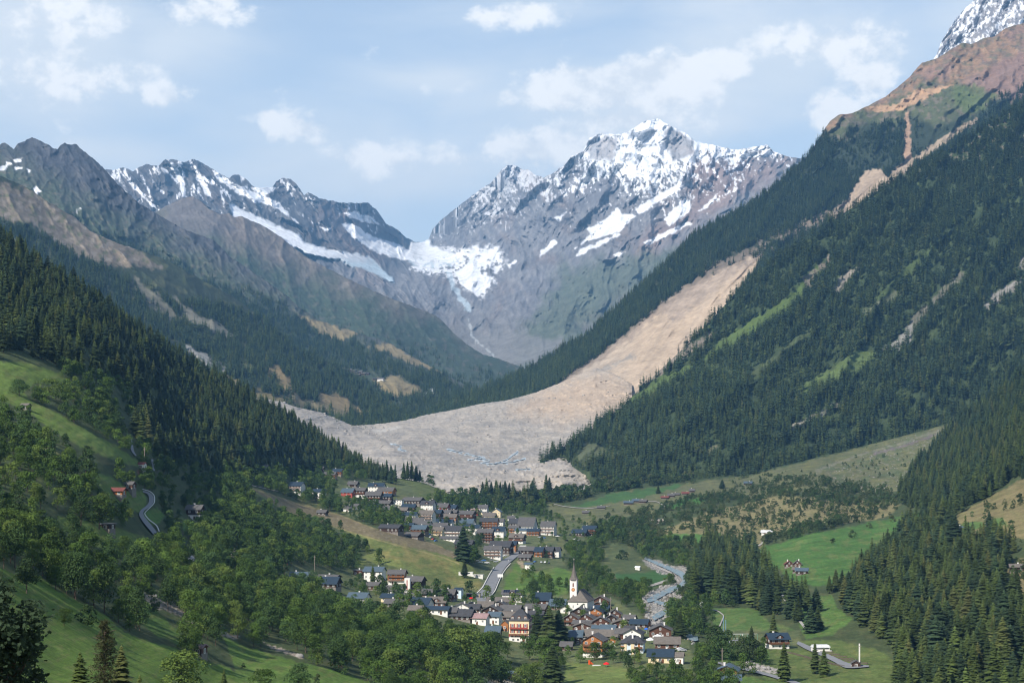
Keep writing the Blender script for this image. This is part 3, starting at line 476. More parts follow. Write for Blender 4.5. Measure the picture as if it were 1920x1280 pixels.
def gr_col(u, v, d):
    n = fbm(u/26, v/14, 5, 222, .6); n2 = fbm(u/7, v/3.5, 4, 223, .6)
    c = np.empty(u.shape+(3,)); c[:] = (.055, .075, .030); c = mixa(c, sstep(n, 0, .3)*.5, (.095, .10, .042))
    for k, p in MEADOW.items(): c = mixa(c, pm(u, v, p, 4, 2.5, 14, 230), GCOL[k])
    for p in VILLAGE: c = mixa(c, pm(u, v, p, 6, 3, 14, 231), (.10, .12, .055))
    mead = meadow(u, v)
    c = mixa(c, mead*sstep(n, .02, .3)*.38, (.17, .16, .06)); c = mixa(c, mead*sstep(-n2, .1, .35)*.25, (.06, .10, .025)); c = mixa(c, mead*sstep(n2, .15, .4)*.22, (.19, .19, .075)); n6 = fbm(u/70, (v+.18*u)/3.2, 4, 224, .6); c = mixa(c, mead*sstep(n6, .05, .3)*.30, (.050, .085, .022)); c = mixa(c, mead*sstep(-n6, .1, .35)*.22, (.17, .20, .06))
    # hillside rim: rough brown bank over the green
    bank = pm(u, v, [(470,914),(560,944),(640,966),(700,990),(760,1000),(830,1026),(868,1043),(870,1052),(820,1036),(760,1024),(680,1003),(600,978),(550,962),(500,935)], 4, 2, 12, 240)
    c = mixa(c, bank*.9, (.155, .125, .075)); c = mixa(c, bank*sstep(n2, .05, .3)*.5, (.24, .20, .14)); c = mixa(c, lm(u, v, [(545,962),(600,979),(680,1004),(760,1026),(830,1044),(860,1056)], 2.2, 2, 1, 9, 241)*.8, (.26, .22, .10)); c = mixa(c, lm(u, v, [(470,914),(560,944),(640,966),(700,990),(760,1000),(830,1026)], 2.2, 2, 1, 9, 242)*.6, (.25, .21, .10))
    for i, p in enumerate([[(780,1085),(860,1080),(905,1092),(900,1108),(820,1100)],[(700,1040),(760,1020),(840,1050),(840,1070),(760,1060)],[(560,935),(590,930),(600,945),(585,955),(565,945)]]): c = mixa(c, pm(u, v, p, 12, 5, 12, 243+i)*sstep(n, -.25, .2)*.7, (.22, .19, .07))
    for p, k in (([(1045,945),(1090,948),(1140,925),(1220,915),(1290,905),(1260,918),(1215,930),(1150,942),(1080,952)], (.055,.115,.035)), ([(1245,955),(1290,948),(1330,938),(1320,930),(1270,938),(1248,945)], (.055,.14,.03)), ([(1232,1000),(1290,1002),(1350,1000),(1330,1020),(1310,1030),(1240,1020)], (.07,.15,.035)),
                 ([(1155,1075),(1240,1070),(1258,1080),(1235,1095),(1200,1103),(1160,1096)], (.045,.11,.03)), ([(1790,985),(1830,975),(1850,985),(1810,1000)], (.09,.15,.04)), ([(1850,975),(1880,968),(1890,985),(1860,990)], (.09,.15,.04))):
        c = mixa(c, pm(u, v, p, 4, 3, 14, 250), k)
    # rocky open slope on the right
    rk = pm(u, v, [(1530,880),(1620,850),(1790,793),(1770,810),(1720,860),(1690,925),(1640,925),(1560,915)], 20, 6, 14, 251)
    c = mixa(c, rk*sstep(n2, .05, .35)*.55, (.20, .185, .15)); c = mixa(c, rk*sstep(-n, .05, .25)*.6, (.08, .11, .05)); c = mixa(c, lm(u, v, [(1530,882),(1620,850),(1700,828),(1790,796)], 3, 3, 2, 9, 252)*.35, (.24, .22, .19)); c = mixa(c, lm(u, v, [(1640,850),(1700,834),(1760,812)], 4, 4, 2, 9, 253)*.5, (.17, .12, .16))
    # river bed gravel
    rv = pm(u, v, RIVER_BED, 4, 4, 9, 254); c = mixa(c, rv, (.25, .24, .225)); c = mixa(c, rv*sstep(n2, .0, .3)*.6, (.13, .125, .11))
    for p in ([(1195,1185+0),(1215,1130),(1225,1140),(1210,1170)], [(1238,1118),(1262,1112),(1272,1122),(1262,1130),(1238,1130)]): c = mixa(c, pm(u, v, p, 4, 3, 8, 255)*.8, (.10, .09, .05))
    # bare earth and rubble
    for i, (p, k) in enumerate([([(1200,978),(1215,974),(1240,972),(1246,976),(1225,984),(1205,985)], (.42,.36,.30)), ([(1282,1027),(1300,1024),(1302,1030),(1285,1032)], (.38,.30,.20)), ([(1310,1026),(1326,1026),(1322,1032)], (.38,.30,.20)), ([(968,1050),(978,1052),(988,1066),(978,1066)], (.36,.28,.18)),
          ([(265,1108),(290,1118),(320,1132),(345,1135),(360,1150),(375,1160),(400,1170),(420,1185),(450,1192),(440,1198),(400,1186),(360,1168),(330,1150),(290,1138),(268,1120)], (.30,.25,.20)), ([(255,880),(270,878),(275,890),(262,893)], (.16,.08,.05)), ([(1395,1240),(1450,1250),(1480,1262),(1440,1262),(1395,1252)], (.40,.36,.33)), ([(495,1205),(560,1225),(570,1235),(520,1220)], (.30,.25,.20)), ([(800,1272),(880,1266),(940,1270),(1000,1278),(900,1285)], (.30,.27,.22))]):
        c = mixa(c, pm(u, v, p, 3, 3, 7, 260+i)*sstep(n2, -.5, .05), k)
    c = mixa(c, lm(u, v, [(1225,1180),(1262,1190),(1290,1205)], 3, 2, 0, 9, 1)*.0, (.3, .3, .3))
    return c
RIVER_BED = [(1205,1048),(1230,1048),(1255,1060),(1292,1062),(1296,1085),(1290,1110),(1286,1130),(1262,1150),(1240,1162),(1246,1185),(1262,1200),(1250,1205),(1218,1180),(1212,1165),(1200,1128),(1215,1110),(1245,1098),(1268,1092),(1262,1078),(1240,1075),(1215,1062)]
gr = Sheet('valley_ground', gr_top, gr_bot, gr_ctrl, gr_rel, 2.2, 2.2, .6, 14, .5); gr.build(gr_col, M_NEAR)
# ground under everything, out to the horizon
me = bpy.data.meshes.new('ground'); S_ = 30000
me.from_pydata([(-S_, -8000, 12), (S_, -8000, 12), (S_, 40000, 12), (-S_, 40000, 12)], [], [(0, 1, 2, 3)]); gm, N_, L_, B_ = mat('far_ground'); B_.inputs['Base Color'].default_value = (.06, .08, .04, 1); me.materials.append(gm)
tag_g = bpy.data.objects.new('ground', me); C.objects.link(tag_g); tag(tag_g, kind='structure')
# the air: one even haze round the whole place
def haze():
    me = bpy.data.meshes.new('haze'); x0, x1, y0, y1, z0, z1 = -16000, 16000, -400, 22000, 11, 3000
    v = [(x, y, z) for x in (x0, x1) for y in (y0, y1) for z in (z0, z1)]
    me.from_pydata(v, [], [(0, 1, 3, 2), (4, 6, 7, 5), (0, 4, 5, 1), (2, 3, 7, 6), (0, 2, 6, 4), (1, 5, 7, 3)])
    m = bpy.data.materials.new('air'); m.use_nodes = True; N = m.node_tree.nodes; N.clear()
    o = N.new('ShaderNodeOutputMaterial'); p = N.new('ShaderNodeVolumePrincipled'); p.inputs['Color'].default_value = (.24, .56, 1.0, 1); p.inputs['Density'].default_value = HAZE; p.inputs['Anisotropy'].default_value = 0.0
    m.node_tree.links.new(p.outputs[0], o.inputs['Volume']); me.materials.append(m)
    ob = bpy.data.objects.new('haze', me); C.objects.link(ob); tag(ob, kind='stuff')
haze()
# ---------------------------------------------------------------- trees
def leaf_mat(name, col, var=.35, trans=.25, hue=None):
    m, N, L, B = mat(name); oi = N.new('ShaderNodeObjectInfo')
    r = N.new('ShaderNodeValToRGB'); e = r.color_ramp.elements
    base = np.array(col); e[0].position = 0; e[0].color = (*np.clip(base*(1-var), 0, 1), 1); e[1].position = 1; e[1].color = (*np.clip(base*(1+var), 0, 1), 1)
    k = r.color_ramp.elements.new(.5); k.color = (*base, 1)
    if hue is not None: k2 = r.color_ramp.elements.new(.9); k2.color = (*hue, 1)
    L.new(oi.outputs['Random'], r.inputs[0])
    c = mul_col(N, L, r.outputs[0], mr(N, L, node_noise(N, L, .35, 3, .6), .3, .7, .72, 1.3))
    L.new(c, B.inputs['Base Color']); B.inputs['Roughness'].default_value = .75; B.inputs['Specular IOR Level'].default_value = .18
    t = N.new('ShaderNodeBsdfTranslucent'); L.new(c, t.inputs[0]); mx = N.new('ShaderNodeMixShader'); mx.inputs[0].default_value = trans
    L.new(B.outputs[0], mx.inputs[1]); L.new(t.outputs[0], mx.inputs[2]); L.new(mx.outputs[0], N['Material Output'].inputs[0]); return m
def plain(name, col, rough=.8, metal=0, spec=.3, noise_amt=0, scale=3):
    m, N, L, B = mat(name); B.inputs['Roughness'].default_value = rough; B.inputs['Metallic'].default_value = metal; B.inputs['Specular IOR Level'].default_value = spec
    if noise_amt:
        rgb = N.new('ShaderNodeRGB'); rgb.outputs[0].default_value = (*col, 1)
        L.new(mul_col(N, L, rgb.outputs[0], mr(N, L, node_noise(N, L, scale, 6, .65), .3, .7, 1-noise_amt, 1+noise_amt)), B.inputs['Base Color'])
    else: B.inputs['Base Color'].default_value = (*col, 1)
    return m
M_CON = leaf_mat('needle_green', (.048, .075, .025), .38, .12, (.075, .10, .030))
M_CONB = leaf_mat('needle_blue_green', (.036, .062, .029), .32, .12)
M_LARCH = leaf_mat('larch_green', (.085, .122, .032), .30, .2, (.11, .12, .04))
M_BRD = leaf_mat('leaf_green', (.080, .140, .028), .38, .3, (.13, .18, .040))
M_BRD2 = leaf_mat('leaf_dark_green', (.048, .088, .026), .32, .25)
M_BUSH = leaf_mat('shrub_green', (.062, .095, .034), .40, .25, (.11, .125, .05))
M_BARK = plain('bark', (.085, .065, .05), .95, 0, .1, .4, 2); M_DEAD = plain('dead_wood', (.22, .19, .16), .95, 0, .1, .3, 2)
def mesh_np(name, V, Fc, mats, smooth=False, mi=None):
    me = bpy.data.meshes.new(name); V = np.asarray(V, np.float32); Fc = np.asarray(Fc, np.int32); k = Fc.shape[1]
    me.vertices.add(len(V)); me.vertices.foreach_set('co', V.reshape(-1)); me.loops.add(Fc.size); me.loops.foreach_set('vertex_index', Fc.reshape(-1))
    me.polygons.add(len(Fc)); me.polygons.foreach_set('loop_start', np.arange(len(Fc), dtype=np.int32)*k); me.polygons.foreach_set('loop_total', np.full(len(Fc), k, np.int32))
    if smooth: me.polygons.foreach_set('use_smooth', np.ones(len(Fc), bool))
    if mi is not None: me.polygons.foreach_set('material_index', np.asarray(mi, np.int32))
    me.update(calc_edges=True)
    for m in mats: me.materials.append(m)
    return me
def conifer_geo(rg, levels, nb, R=.19, sub=1, gap=.06, sparse=0):
    """unit-height crown of drooping sprays; each spray a small folded fan"""
    V = []; T = []
    for i in range(levels):
        t = gap+(1-gap)*(i/(levels))**1.02; rr = R*1.08*(1-t)**.70*(1+.18*math.sin(i*2.1))*rg.uniform(.82, 1.15)+.008
        if t < gap+.10: rr *= .72
        a0 = rg.uniform(0, 6.28)
        for j in range(nb):
            if rg.random() < sparse: continue
            a = a0+j*6.283/nb+rg.uniform(-.25, .25); r = rr*rg.uniform(.68, 1.15); z = t+rg.uniform(-.012, .012); dr = r*rg.uniform(.25, .55)*(1-.7*t)
            wd = max(r*math.tan(3.14159/nb)*1.35, .012); ca, sa = math.cos(a), math.sin(a)
            b = len(V)
            V += [(0, 0, z+.02+r*.10), (ca*r*.55-sa*wd, sa*r*.55+ca*wd, z-dr*.55), (ca*r*.5, sa*r*.5, z-dr*.18+.012), (ca*r*.55+sa*wd, sa*r*.55-ca*wd, z-dr*.55), (ca*r, sa*r, z-dr)]
            T += [(b, b+1, b+2), (b, b+2, b+3), (b+2, b+1, b+4), (b+3, b+2, b+4)]
            if sub > 1:
                for q in (-1, 1):
                    aa = a+q*.28; c2, s2 = math.cos(aa), math.sin(aa); r2 = r*rg.uniform(.7, .95); b = len(V)
                    V += [(c2*r2*.35, s2*r2*.35, z-dr*.1), (c2*r2*.7-s2*wd*.6, s2*r2*.7+c2*wd*.6, z-dr*.75), (c2*r2*.7+s2*wd*.6, s2*r2*.7-c2*wd*.6, z-dr*.75), (c2*r2, s2*r2, z-dr*1.15)]
                    T += [(b, b+1, b+2), (b+1, b+3, b+2)]
    b = len(V); V += [(0, 0, 1.03), (.012, 0, .9), (-.006, .011, .9), (-.006, -.011, .9)]; T += [(b, b+1, b+2), (b, b+2, b+3), (b, b+3, b+1)]
    return V, T
def trunk_geo(r, h, n=6, limbs=(), rg=None):
    V = []; T = []
    def tube(p, q, r0, r1, n=n):
        p = Vector(p); q = Vector(q); d = (q-p).normalized(); x = d.orthogonal().normalized(); y = d.cross(x); b = len(V)
        for c, rr in ((p, r0), (q, r1)):
            for k in range(n): V.append(tuple(c+(x*math.cos(k*6.283/n)+y*math.sin(k*6.283/n))*rr))
        for k in range(n):
            k2 = (k+1) % n; T.append((b+k, b+k2, b+n+k2)); T.append((b+k, b+n+k2, b+n+k))
    tube((0, 0, -.06), (0, 0, h), r, r*.35)
    for (z, a, l, up) in limbs: tube((0, 0, z), (math.cos(a)*l, math.sin(a)*l, z+up), r*.45, r*.15, 4)
    return V, T
def broad_geo(rg, lobes, leaves, leaf, W=.42, H0_=.18, jag=.22):
    """unit-height leafy crown: leaf-sized faces spread through the shell of many lobes"""
    V = []; T = []; cs = []
    for i in range(lobes):
        t = rg.random(); a = rg.uniform(0, 6.28); z = H0_+.12+(.76-H0_)*t; r = W*.62*math.sin(math.pi*min(1, .22+.72*t))**.6*math.sqrt(rg.random())
        cs.append((math.cos(a)*r, math.sin(a)*r, z, rg.uniform(.11, .19)*(1.15-.35*t)))
    cs.append((0, 0, .84, .14))
    for k in range(leaves):
        cx, cy, cz, cr = cs[rg.integers(len(cs))]; d = Vector(rg.normal(size=3)); d.normalize()
        if d.z < -.35: d.z *= -.6; d.normalize()
        rr = cr*(1-jag+jag*1.6*rg.random()**.7); p = Vector((cx, cy, cz))+Vector((d.x*rr*1.12, d.y*rr*1.12, d.z*rr))
        n = (d+Vector(rg.normal(size=3))*.55+Vector((0, 0, .25))).normalized(); x = n.orthogonal().normalized(); y = n.cross(x); a = rg.uniform(0, 6.28)
        x, y = x*math.cos(a)+y*math.sin(a), y*math.cos(a)-x*math.sin(a); s = leaf*rg.uniform(.6, 1.35); b = len(V)
        V += [tuple(p-x*s), tuple(p+y*s*.62+n*s*.12), tuple(p+x*s), tuple(p-y*s*.62+n*s*.12)]; T += [(b, b+1, b+2), (b, b+2, b+3)]
    return V, T
R_ = lambda s: np.random.default_rng(s)
def join_geo(parts):
    V = []; T = []; mi = []
    for (v, t), m in parts: b = len(V); V += list(v); T += [tuple(x+b for x in f) for f in t]; mi += [m]*len(t)
    return V, T, mi
def proto(name, parts, mats):
    V, T, mi = join_geo(parts); return bpy.data.objects.new(name, mesh_np(name, V, T, mats, mi=mi))
CON_HI = [(mesh_np('spruce_crown', *conifer_geo(R_(100+i), 34, 10, R=[.17, .15, .19, .145, .16][i], sub=2, gap=[.08, .12, .05, .16, .07][i], sparse=[.05, .1, .02, .15, .05][i]), [[M_CON, M_CON, M_CONB, M_LARCH, M_LARCH][i]]), mesh_np('spruce_trunk', *trunk_geo(.014, .93, 6), [M_BARK])) for i in range(5)]
CON_LO = [proto('far_spruce', [(conifer_geo(R_(200+i), 9, 6, R=[.17, .145, .19, .155, .15][i], gap=[.08, .12, .06, .14, .1][i]), 0), (trunk_geo(.012, .5, 3), 1)], [[M_CONB, M_CON, M_CONB, M_LARCH, M_CON][i], M_BARK]) for i in range(5)]
CON_MID = [proto('mid_spruce', [(conifer_geo(R_(250+i), 17, 8, R=[.17, .15, .19, .15, .16][i], gap=[.08, .12, .06, .14, .1][i]), 0), (trunk_geo(.014, .9, 4), 1)], [[M_CON, M_CON, M_CONB, M_LARCH, M_LARCH][i], M_BARK]) for i in range(5)]
LIMB = [(.22+.06*k, k*2.3, .16, .16) for k in range(6)]
BRD_HI = [(mesh_np('leafy_crown', *broad_geo(R_(300+i), [22, 26, 18, 24, 20][i], 2600, .022, W=[.46, .38, .50, .42, .34][i], H0_=[.10, .14, .08, .05, .12][i]), [[M_BRD, M_BRD2, M_BRD, M_BRD, M_BRD2][i]]), mesh_np('leafy_trunk', *trunk_geo(.018, .55, 7, LIMB), [M_BARK])) for i in range(5)]
BRD_LO = [proto('mid_broadleaf', [(broad_geo(R_(350+i), 16, 620, .042, W=[.46, .38, .50, .42][i], H0_=.08), 0), (trunk_geo(.018, .5, 4), 1)], [[M_BRD, M_BRD2, M_BRD, M_BRD2][i], M_BARK]) for i in range(4)]
BUSH_LO = [proto('low_shrub', [(broad_geo(R_(380+i), 9, 260, .075, W=.62, H0_=-.05), 0)], [[M_BUSH, M_BRD2, M_BUSH][i]]) for i in range(3)]
BUSH_HI = [mesh_np('shrub_leaves', *broad_geo(R_(390+i), 12, 900, .045, W=.62, H0_=-.05), [[M_BUSH, M_BRD2, M_BUSH][i]]) for i in range(3)]
def scatter_obj(name, pts, scl, protos, rg, idx=None):
    """one object for a wood nobody could count: geometry nodes set the trees on its points"""
    n = len(pts); me = bpy.data.meshes.new(name); me.vertices.add(n); me.vertices.foreach_set('co', np.asarray(pts, np.float32).reshape(-1))
    for nm, ty, arr in (('scl', 'FLOAT_VECTOR', scl), ('rot', 'FLOAT_VECTOR', np.c_[rg.normal(0, .03, n), rg.normal(0, .03, n), rg.uniform(0, 6.28, n)]), ('idx', 'INT', rg.integers(0, len(protos), n) if idx is None else idx)):
        a = me.attributes.new(nm, ty, 'POINT'); a.data.foreach_set('value' if ty == 'INT' else 'vector', np.asarray(arr, np.int32 if ty == 'INT' else np.float32).reshape(-1))
    o = bpy.data.objects.new(name, me); C.objects.link(o)
    g = bpy.data.node_groups.new(name, 'GeometryNodeTree'); g.interface.new_socket('Geometry', in_out='INPUT', socket_type='NodeSocketGeometry'); g.interface.new_socket('Geometry', in_out='OUTPUT', socket_type='NodeSocketGeometry')
    N, L = g.nodes, g.links; gi = N.new('NodeGroupInput'); go = N.new('NodeGroupOutput'); ip = N.new('GeometryNodeInstanceOnPoints'); ip.inputs['Pick Instance'].default_value = True
    j = N.new('GeometryNodeJoinGeometry')
    for p in protos:
        oi = N.new('GeometryNodeObjectInfo'); oi.inputs['Object'].default_value = p; oi.inputs['As Instance'].default_value = True; L.new(oi.outputs['Geometry'], j.inputs[0])
    def at(nm, ty):
        a = N.new('GeometryNodeInputNamedAttribute'); a.data_type = ty; a.inputs['Name'].default_value = nm; return a.outputs[0]
    mp = N.new('GeometryNodeMeshToPoints'); L.new(gi.outputs[0], mp.inputs[0]); L.new(mp.outputs[0], ip.inputs['Points']); L.new(j.outputs[0], ip.inputs['Instance'])
    L.new(at('idx', 'INT'), ip.inputs['Instance Index']); L.new(at('scl', 'FLOAT_VECTOR'), ip.inputs['Scale']); L.new(at('rot', 'FLOAT_VECTOR'), ip.inputs['Rotation']); L.new(ip.outputs[0], go.inputs[0])
    m = o.modifiers.new('trees', 'NODES'); m.node_group = g; return o
def sample(sheet, dens, rg, umin=-400, umax=2400):
    """tree points over a sheet: dens(u, v) in trees per square metre of ground plan/slope"""
    uu, vv, d = sheet.g; V = sheet.V
    A, B, D = V[:-1, :-1], V[1:, :-1], V[:-1, 1:]
    ar = np.linalg.norm(np.cross(B-A, D-A), axis=-1); ar = np.minimum(ar, (np.abs(D-A)[..., 0]*np.abs(B-A)[..., 1]*1.6+ar*.25))
    uc = (uu[:-1, :-1]+uu[1:, 1:])/2; vc = (vv[:-1, :-1]+vv[1:, 1:])/2
    n = rg.poisson(ar*dens(uc, vc)*((uc > umin) & (uc < umax)))
    i = np.repeat(np.arange(n.size), n.ravel()); s = rg.random((len(i), 2, 1)); a = A.reshape(-1, 3)[i]
    p = a+(B.reshape(-1, 3)[i]-a)*s[:, 0]+(D.reshape(-1, 3)[i]-a)*s[:, 1]
    return p, uc.ravel()[i], vc.ravel()[i]
def sizes(n, h, sd, rg, wide=1.0, mn_=.35):
    s = np.clip(rg.normal(h, sd, n), h*mn_, h*1.6); k = wide*rg.uniform(.8, 1.25, n); return np.c_[s*k, s*k, s]
def clump(u, v, s, a, b, seed): return sstep(fbm(u/s, v/s, 4, seed), a, b)
rg = R_(5)
def patchy(u, v, rg):
    t = fbm(u/38, v/24, 4, 321)+rg.normal(0, .10, len(u)); i = rg.choice([0, 1, 2, 4], len(u)); i = np.where(t > .10, 3, i); return np.where(t < -.12, rg.choice([0, 2], len(u)), i)
# far woods
def far_wood(name, sheet, dens, h, wide=1.15, protos=CON_LO, sd=.22, cut=None):
    p, u, v = sample(sheet, dens, rg)
    if cut is not None: k = cut(u, v); p, u, v = p[k], u[k], v[k]
    s = sizes(len(p), h, h*sd, rg, wide); s *= (1+.5*fbm(u/13, v/10, 3, 320))[:, None]; o = scatter_obj(name, p, s, protos, rg, patchy(u, v, rg)); tag(o, kind='stuff'); print(name, len(p)); return p, u, v, s
far_wood('far_valley_wood', br, lambda u, v: .010*sstep(v-(.36*(u-400)+470)+50*fbm(u/60, v/40, 4, 112), 30, 110)*clump(u, v, 14, -.1, .15, 301)*(u > 560), 15)
def dkd(u, v):
    op = np.maximum.reduce([pm(u, v, p, 6, 5, 14, 126+i) for i, p in enumerate([[(700,712),(745,705),(790,730),(800,738),(740,745),(715,735)],[(690,650),(728,642),(830,698),(800,690),(740,668)],[(560,590),(604,603),(673,625),(640,640),(600,625)],[(640,690),(715,700),(715,722),(680,712),(640,702)]])])
    return .015*sstep(v-(.42*u+345)+30*fbm(u/30, v/20, 4, 125), 0, 34)*(1-op)*(.25+.75*clump(u, v, 22, -.25, .05, 302))
far_wood('dark_ridge_wood', dk, dkd, 16)
def wdd(u, v):
    op = sum(pm(u, v, p, 8, 8, 16, 145+i) for i, p in enumerate(WD_OPEN)); b = sstep(v-np.interp(u, [-100, 60, 200, 320, 420, 520], [400, 432, 500, 560, 570, 600])+14*fbm(u/20, v/16, 3, 304), -6, 14)
    return .017*np.clip(1-op, 0, 1)*b*(.2+.8*clump(u, v, 26, -.28, .0, 303))
far_wood('mountainside_wood', wd, wdd, 17)
def rbd(u, v):
    s = rb_slide(u, v); alp = sstep((v-rb_alp(u))+28*fbm(u/22, v/18, 4, 305), -6, 18); sc = sum(pm(u, v, p, 5, 3, 9, 161+i) for i, p in enumerate(SCAR))
    op = pm(u, v, [(1560,290),(1620,262),(1690,300),(1640,318),(1600,330),(1570,310)], 12, 10, 16, 306)*.7+pm(u, v, [(1700,250),(1790,200),(1840,220),(1760,280),(1700,300)], 8, 6, 16, 307)*.95
    up = sstep(330-v, -40, 60)*sstep(u, 1540, 1600)
    return .024*(1-.8*lm(u, v, SCRUB, 18, 10, 8, 12, 171))*np.clip(1-s-sc, 0, 1)*alp*(1-np.clip(op, 0, 1))*(1-up*.75*(1-clump(u, v, 18, -.05, .15, 308)))*(1-lm(u, v, [(1060,716),(1130,668),(1200,610),(1260,560),(1330,515),(1430,455)], 10, 5, 4, 14, 168))
far_wood('slide_mountain_wood', rb, rbd, 17.5)
def rfd(u, v): return .0235*np.clip(1-rf_openm(u, v)*.97, 0, 1)*(.22+.78*clump(u, v, 26, -.26, .0, 309))
far_wood('right_slope_wood', rf, rfd, 17.5, 1.2, sd=.28)
# ---------------------------------------------------------------- roads, paths, water
def strip(name, pts, m, lift=.45, step=5, kind='structure', jag=0, sheet=gr):
    pts = np.array(pts, float); s = np.r_[0, np.cumsum(np.hypot(*np.diff(pts[:, :2], axis=0).T))]; n = max(4, int(s[-1]/step*2)); q = np.linspace(0, s[-1], n)
    # smooth centre line through the given points
    P3 = np.stack([np.interp(q, s, pts[:, i]) for i in range(3)], 1); ker = np.array([1, 2, 3, 2, 1.])/9; pad = np.pad(P3, ((2, 2), (0, 0)), 'edge'); P3 = np.stack([np.convolve(pad[:, i], ker, 'valid') for i in range(3)], 1)
    t = np.gradient(P3[:, :2], axis=0); t /= np.linalg.norm(t, axis=1)[:, None]+1e-9; nn = np.stack([-t[:, 1], t[:, 0]], 1); rows = []
    for k in (-.5, -.17, .17, .5):
        j = 1+jag*fbm(q/9+k*40, q*0+k, 3, 400) if jag else 1
        e = P3[:, :2]+nn*(P3[:, 2]*k*j)[:, None]; d = sheet.depth(e[:, 0], e[:, 1]); x, y, z = P(e[:, 0], e[:, 1], d); rows.append(np.stack([x, y, z+lift], 1))
    V = np.stack(rows); V[:, :, 2] = V[:, :, 2]*.5+V[:, :, 2].mean(0)*.5+.15
    o = grid_mesh(name, V, 4, n, None, m); tag(o, kind=kind); return o
M_ROAD = plain('asphalt', (.21, .215, .225), .9, 0, .2, .12, .3); M_PATH = plain('gravel_path', (.36, .34, .31), .95, 0, .1, .15, .5); M_LINE = plain('kerb_concrete', (.60, .59, .56), .9, 0, .2, .1, 1)
def water_mat():
    m, N, L, B = mat('river_water'); r = N.new('ShaderNodeValToRGB'); e = r.color_ramp.elements; e[0].position = .42; e[0].color = (.10, .165, .185, 1); e[1].position = .68; e[1].color = (.42, .48, .49, 1)
    L.new(node_noise(N, L, .45, 7, .7), r.inputs[0]); L.new(r.outputs[0], B.inputs['Base Color']); B.inputs['Roughness'].default_value = .35
    bn = N.new('ShaderNodeBump'); bn.inputs['Distance'].default_value = .3; L.new(node_noise(N, L, 1.2, 5, .6), bn.inputs['Height']); L.new(bn.outputs[0], B.inputs['Normal']); return m
M_WATER = water_mat(); M_STREAM = plain('silty_stream', (.36, .41, .43), .5, 0, .3, .2, .05)
strip('road', [(893,1126,14),(906,1119,22),(916,1105,22),(922,1092,21),(929,1078,19),(938,1064,17),(949,1053,13),(961,1045,10),(971,1038,8),(977,1034,6)], M_ROAD)
strip('road_edge', [(915,1124,1.6),(928,1109,1.6),(934,1094,1.6),(941,1078,1.5),(949,1066,1.4),(958,1056,1.2)], M_LINE, .6)
strip('road_edge', [(893,1114,1.6),(905,1102,1.6),(911,1090,1.6),(919,1075,1.4),(927,1063,1.3)], M_LINE, .6)
strip('mountain_road', [(267,924,5),(279,927,6),(284,934,9),(284,945,9),(276,954,8),(266,960,7),(264,968,8),(272,980,9),(282,992,9),(292,1004,8)], M_ROAD, .8)
strip('road_barrier', [(266,922,1.6),(282,926,1.6),(290,934,1.6),(290,948,1.6),(278,960,1.6),(270,968,1.6),(279,980,1.6),(294,990,1.6),(299,1003,1.6)], M_LINE, 1.4)
strip('mountain_road', [(348,1038,7),(356,1048,11),(364,1060,11),(368,1068,8)], M_ROAD, 1.2); strip('mountain_road', [(244,822,5),(246,836,6),(249,850,5),(256,858,3)], M_ROAD, .8); strip('mountain_road', [(285,862,3),(287,872,6),(291,880,7),(284,888,6)], M_ROAD, .8)
for nm, l in (('path', [(1200,1105,3),(1225,1097,4),(1250,1089,4),(1262,1082,5),(1256,1073,4),(1240,1067,4),(1222,1057,3)]), ('path', [(1456,1104,3),(1466,1115,4),(1474,1128,5),(1482,1142,5),(1492,1155,4),(1505,1172,5),(1516,1186,5)]), ('campsite_road', [(1494,1205,6),(1512,1214,8),(1540,1226,9),(1562,1236,9),(1585,1248,11),(1600,1250,8),(1630,1250,3)]),
              ('lane', [(1345,1243,3),(1370,1250,4),(1400,1256,4.5),(1440,1266,5),(1480,1277,6),(1520,1292,7)]), ('path', [(1035,944,1.2),(1055,949,1.6),(1080,952,1.8),(1110,953,1.6),(1145,948,1.2)]), ('path', [(1212,940,1.2),(1232,940,1.8),(1240,945,2),(1250,952,2.4),(1236,956,1.5)]), ('path', [(1420,1024,3),(1432,1018,3.5),(1428,1014,2)]), ('path', [(1330,1143,1.5),(1345,1145,1.8),(1358,1155,2),(1352,1168,2.4),(1345,1185,2.5),(1340,1196,2)]), ('lane', [(1345,1207,4),(1380,1203,6),(1400,1203,4)]), ('path', [(460,908,1),(560,930,1.5),(580,929,2),(588,932,2)])):
    strip(nm, l, M_PATH if nm == 'path' else M_ROAD, .4)
strip('river', [(1208,1046,5),(1222,1053,6),(1240,1060,7),(1262,1070,9),(1280,1078,11),(1285,1089,10),(1278,1099,8),(1258,1107,8),(1240,1115,9),(1224,1124,9),(1212,1128,5)], M_WATER, .7, jag=.5)
strip('river', [(1226,1129,5),(1246,1134,6),(1264,1141,6),(1250,1148,7),(1234,1155,9),(1224,1163,9)], M_WATER, .7, jag=.5); strip('river', [(1288,1190,9),(1300,1200,12),(1310,1198,6)], M_WATER, .7, jag=.5)
for i, l in enumerate(DB_STREAM): strip('stream', [(a, b, 1.7) for a, b in l], M_STREAM, .5, sheet=db, jag=1.2)
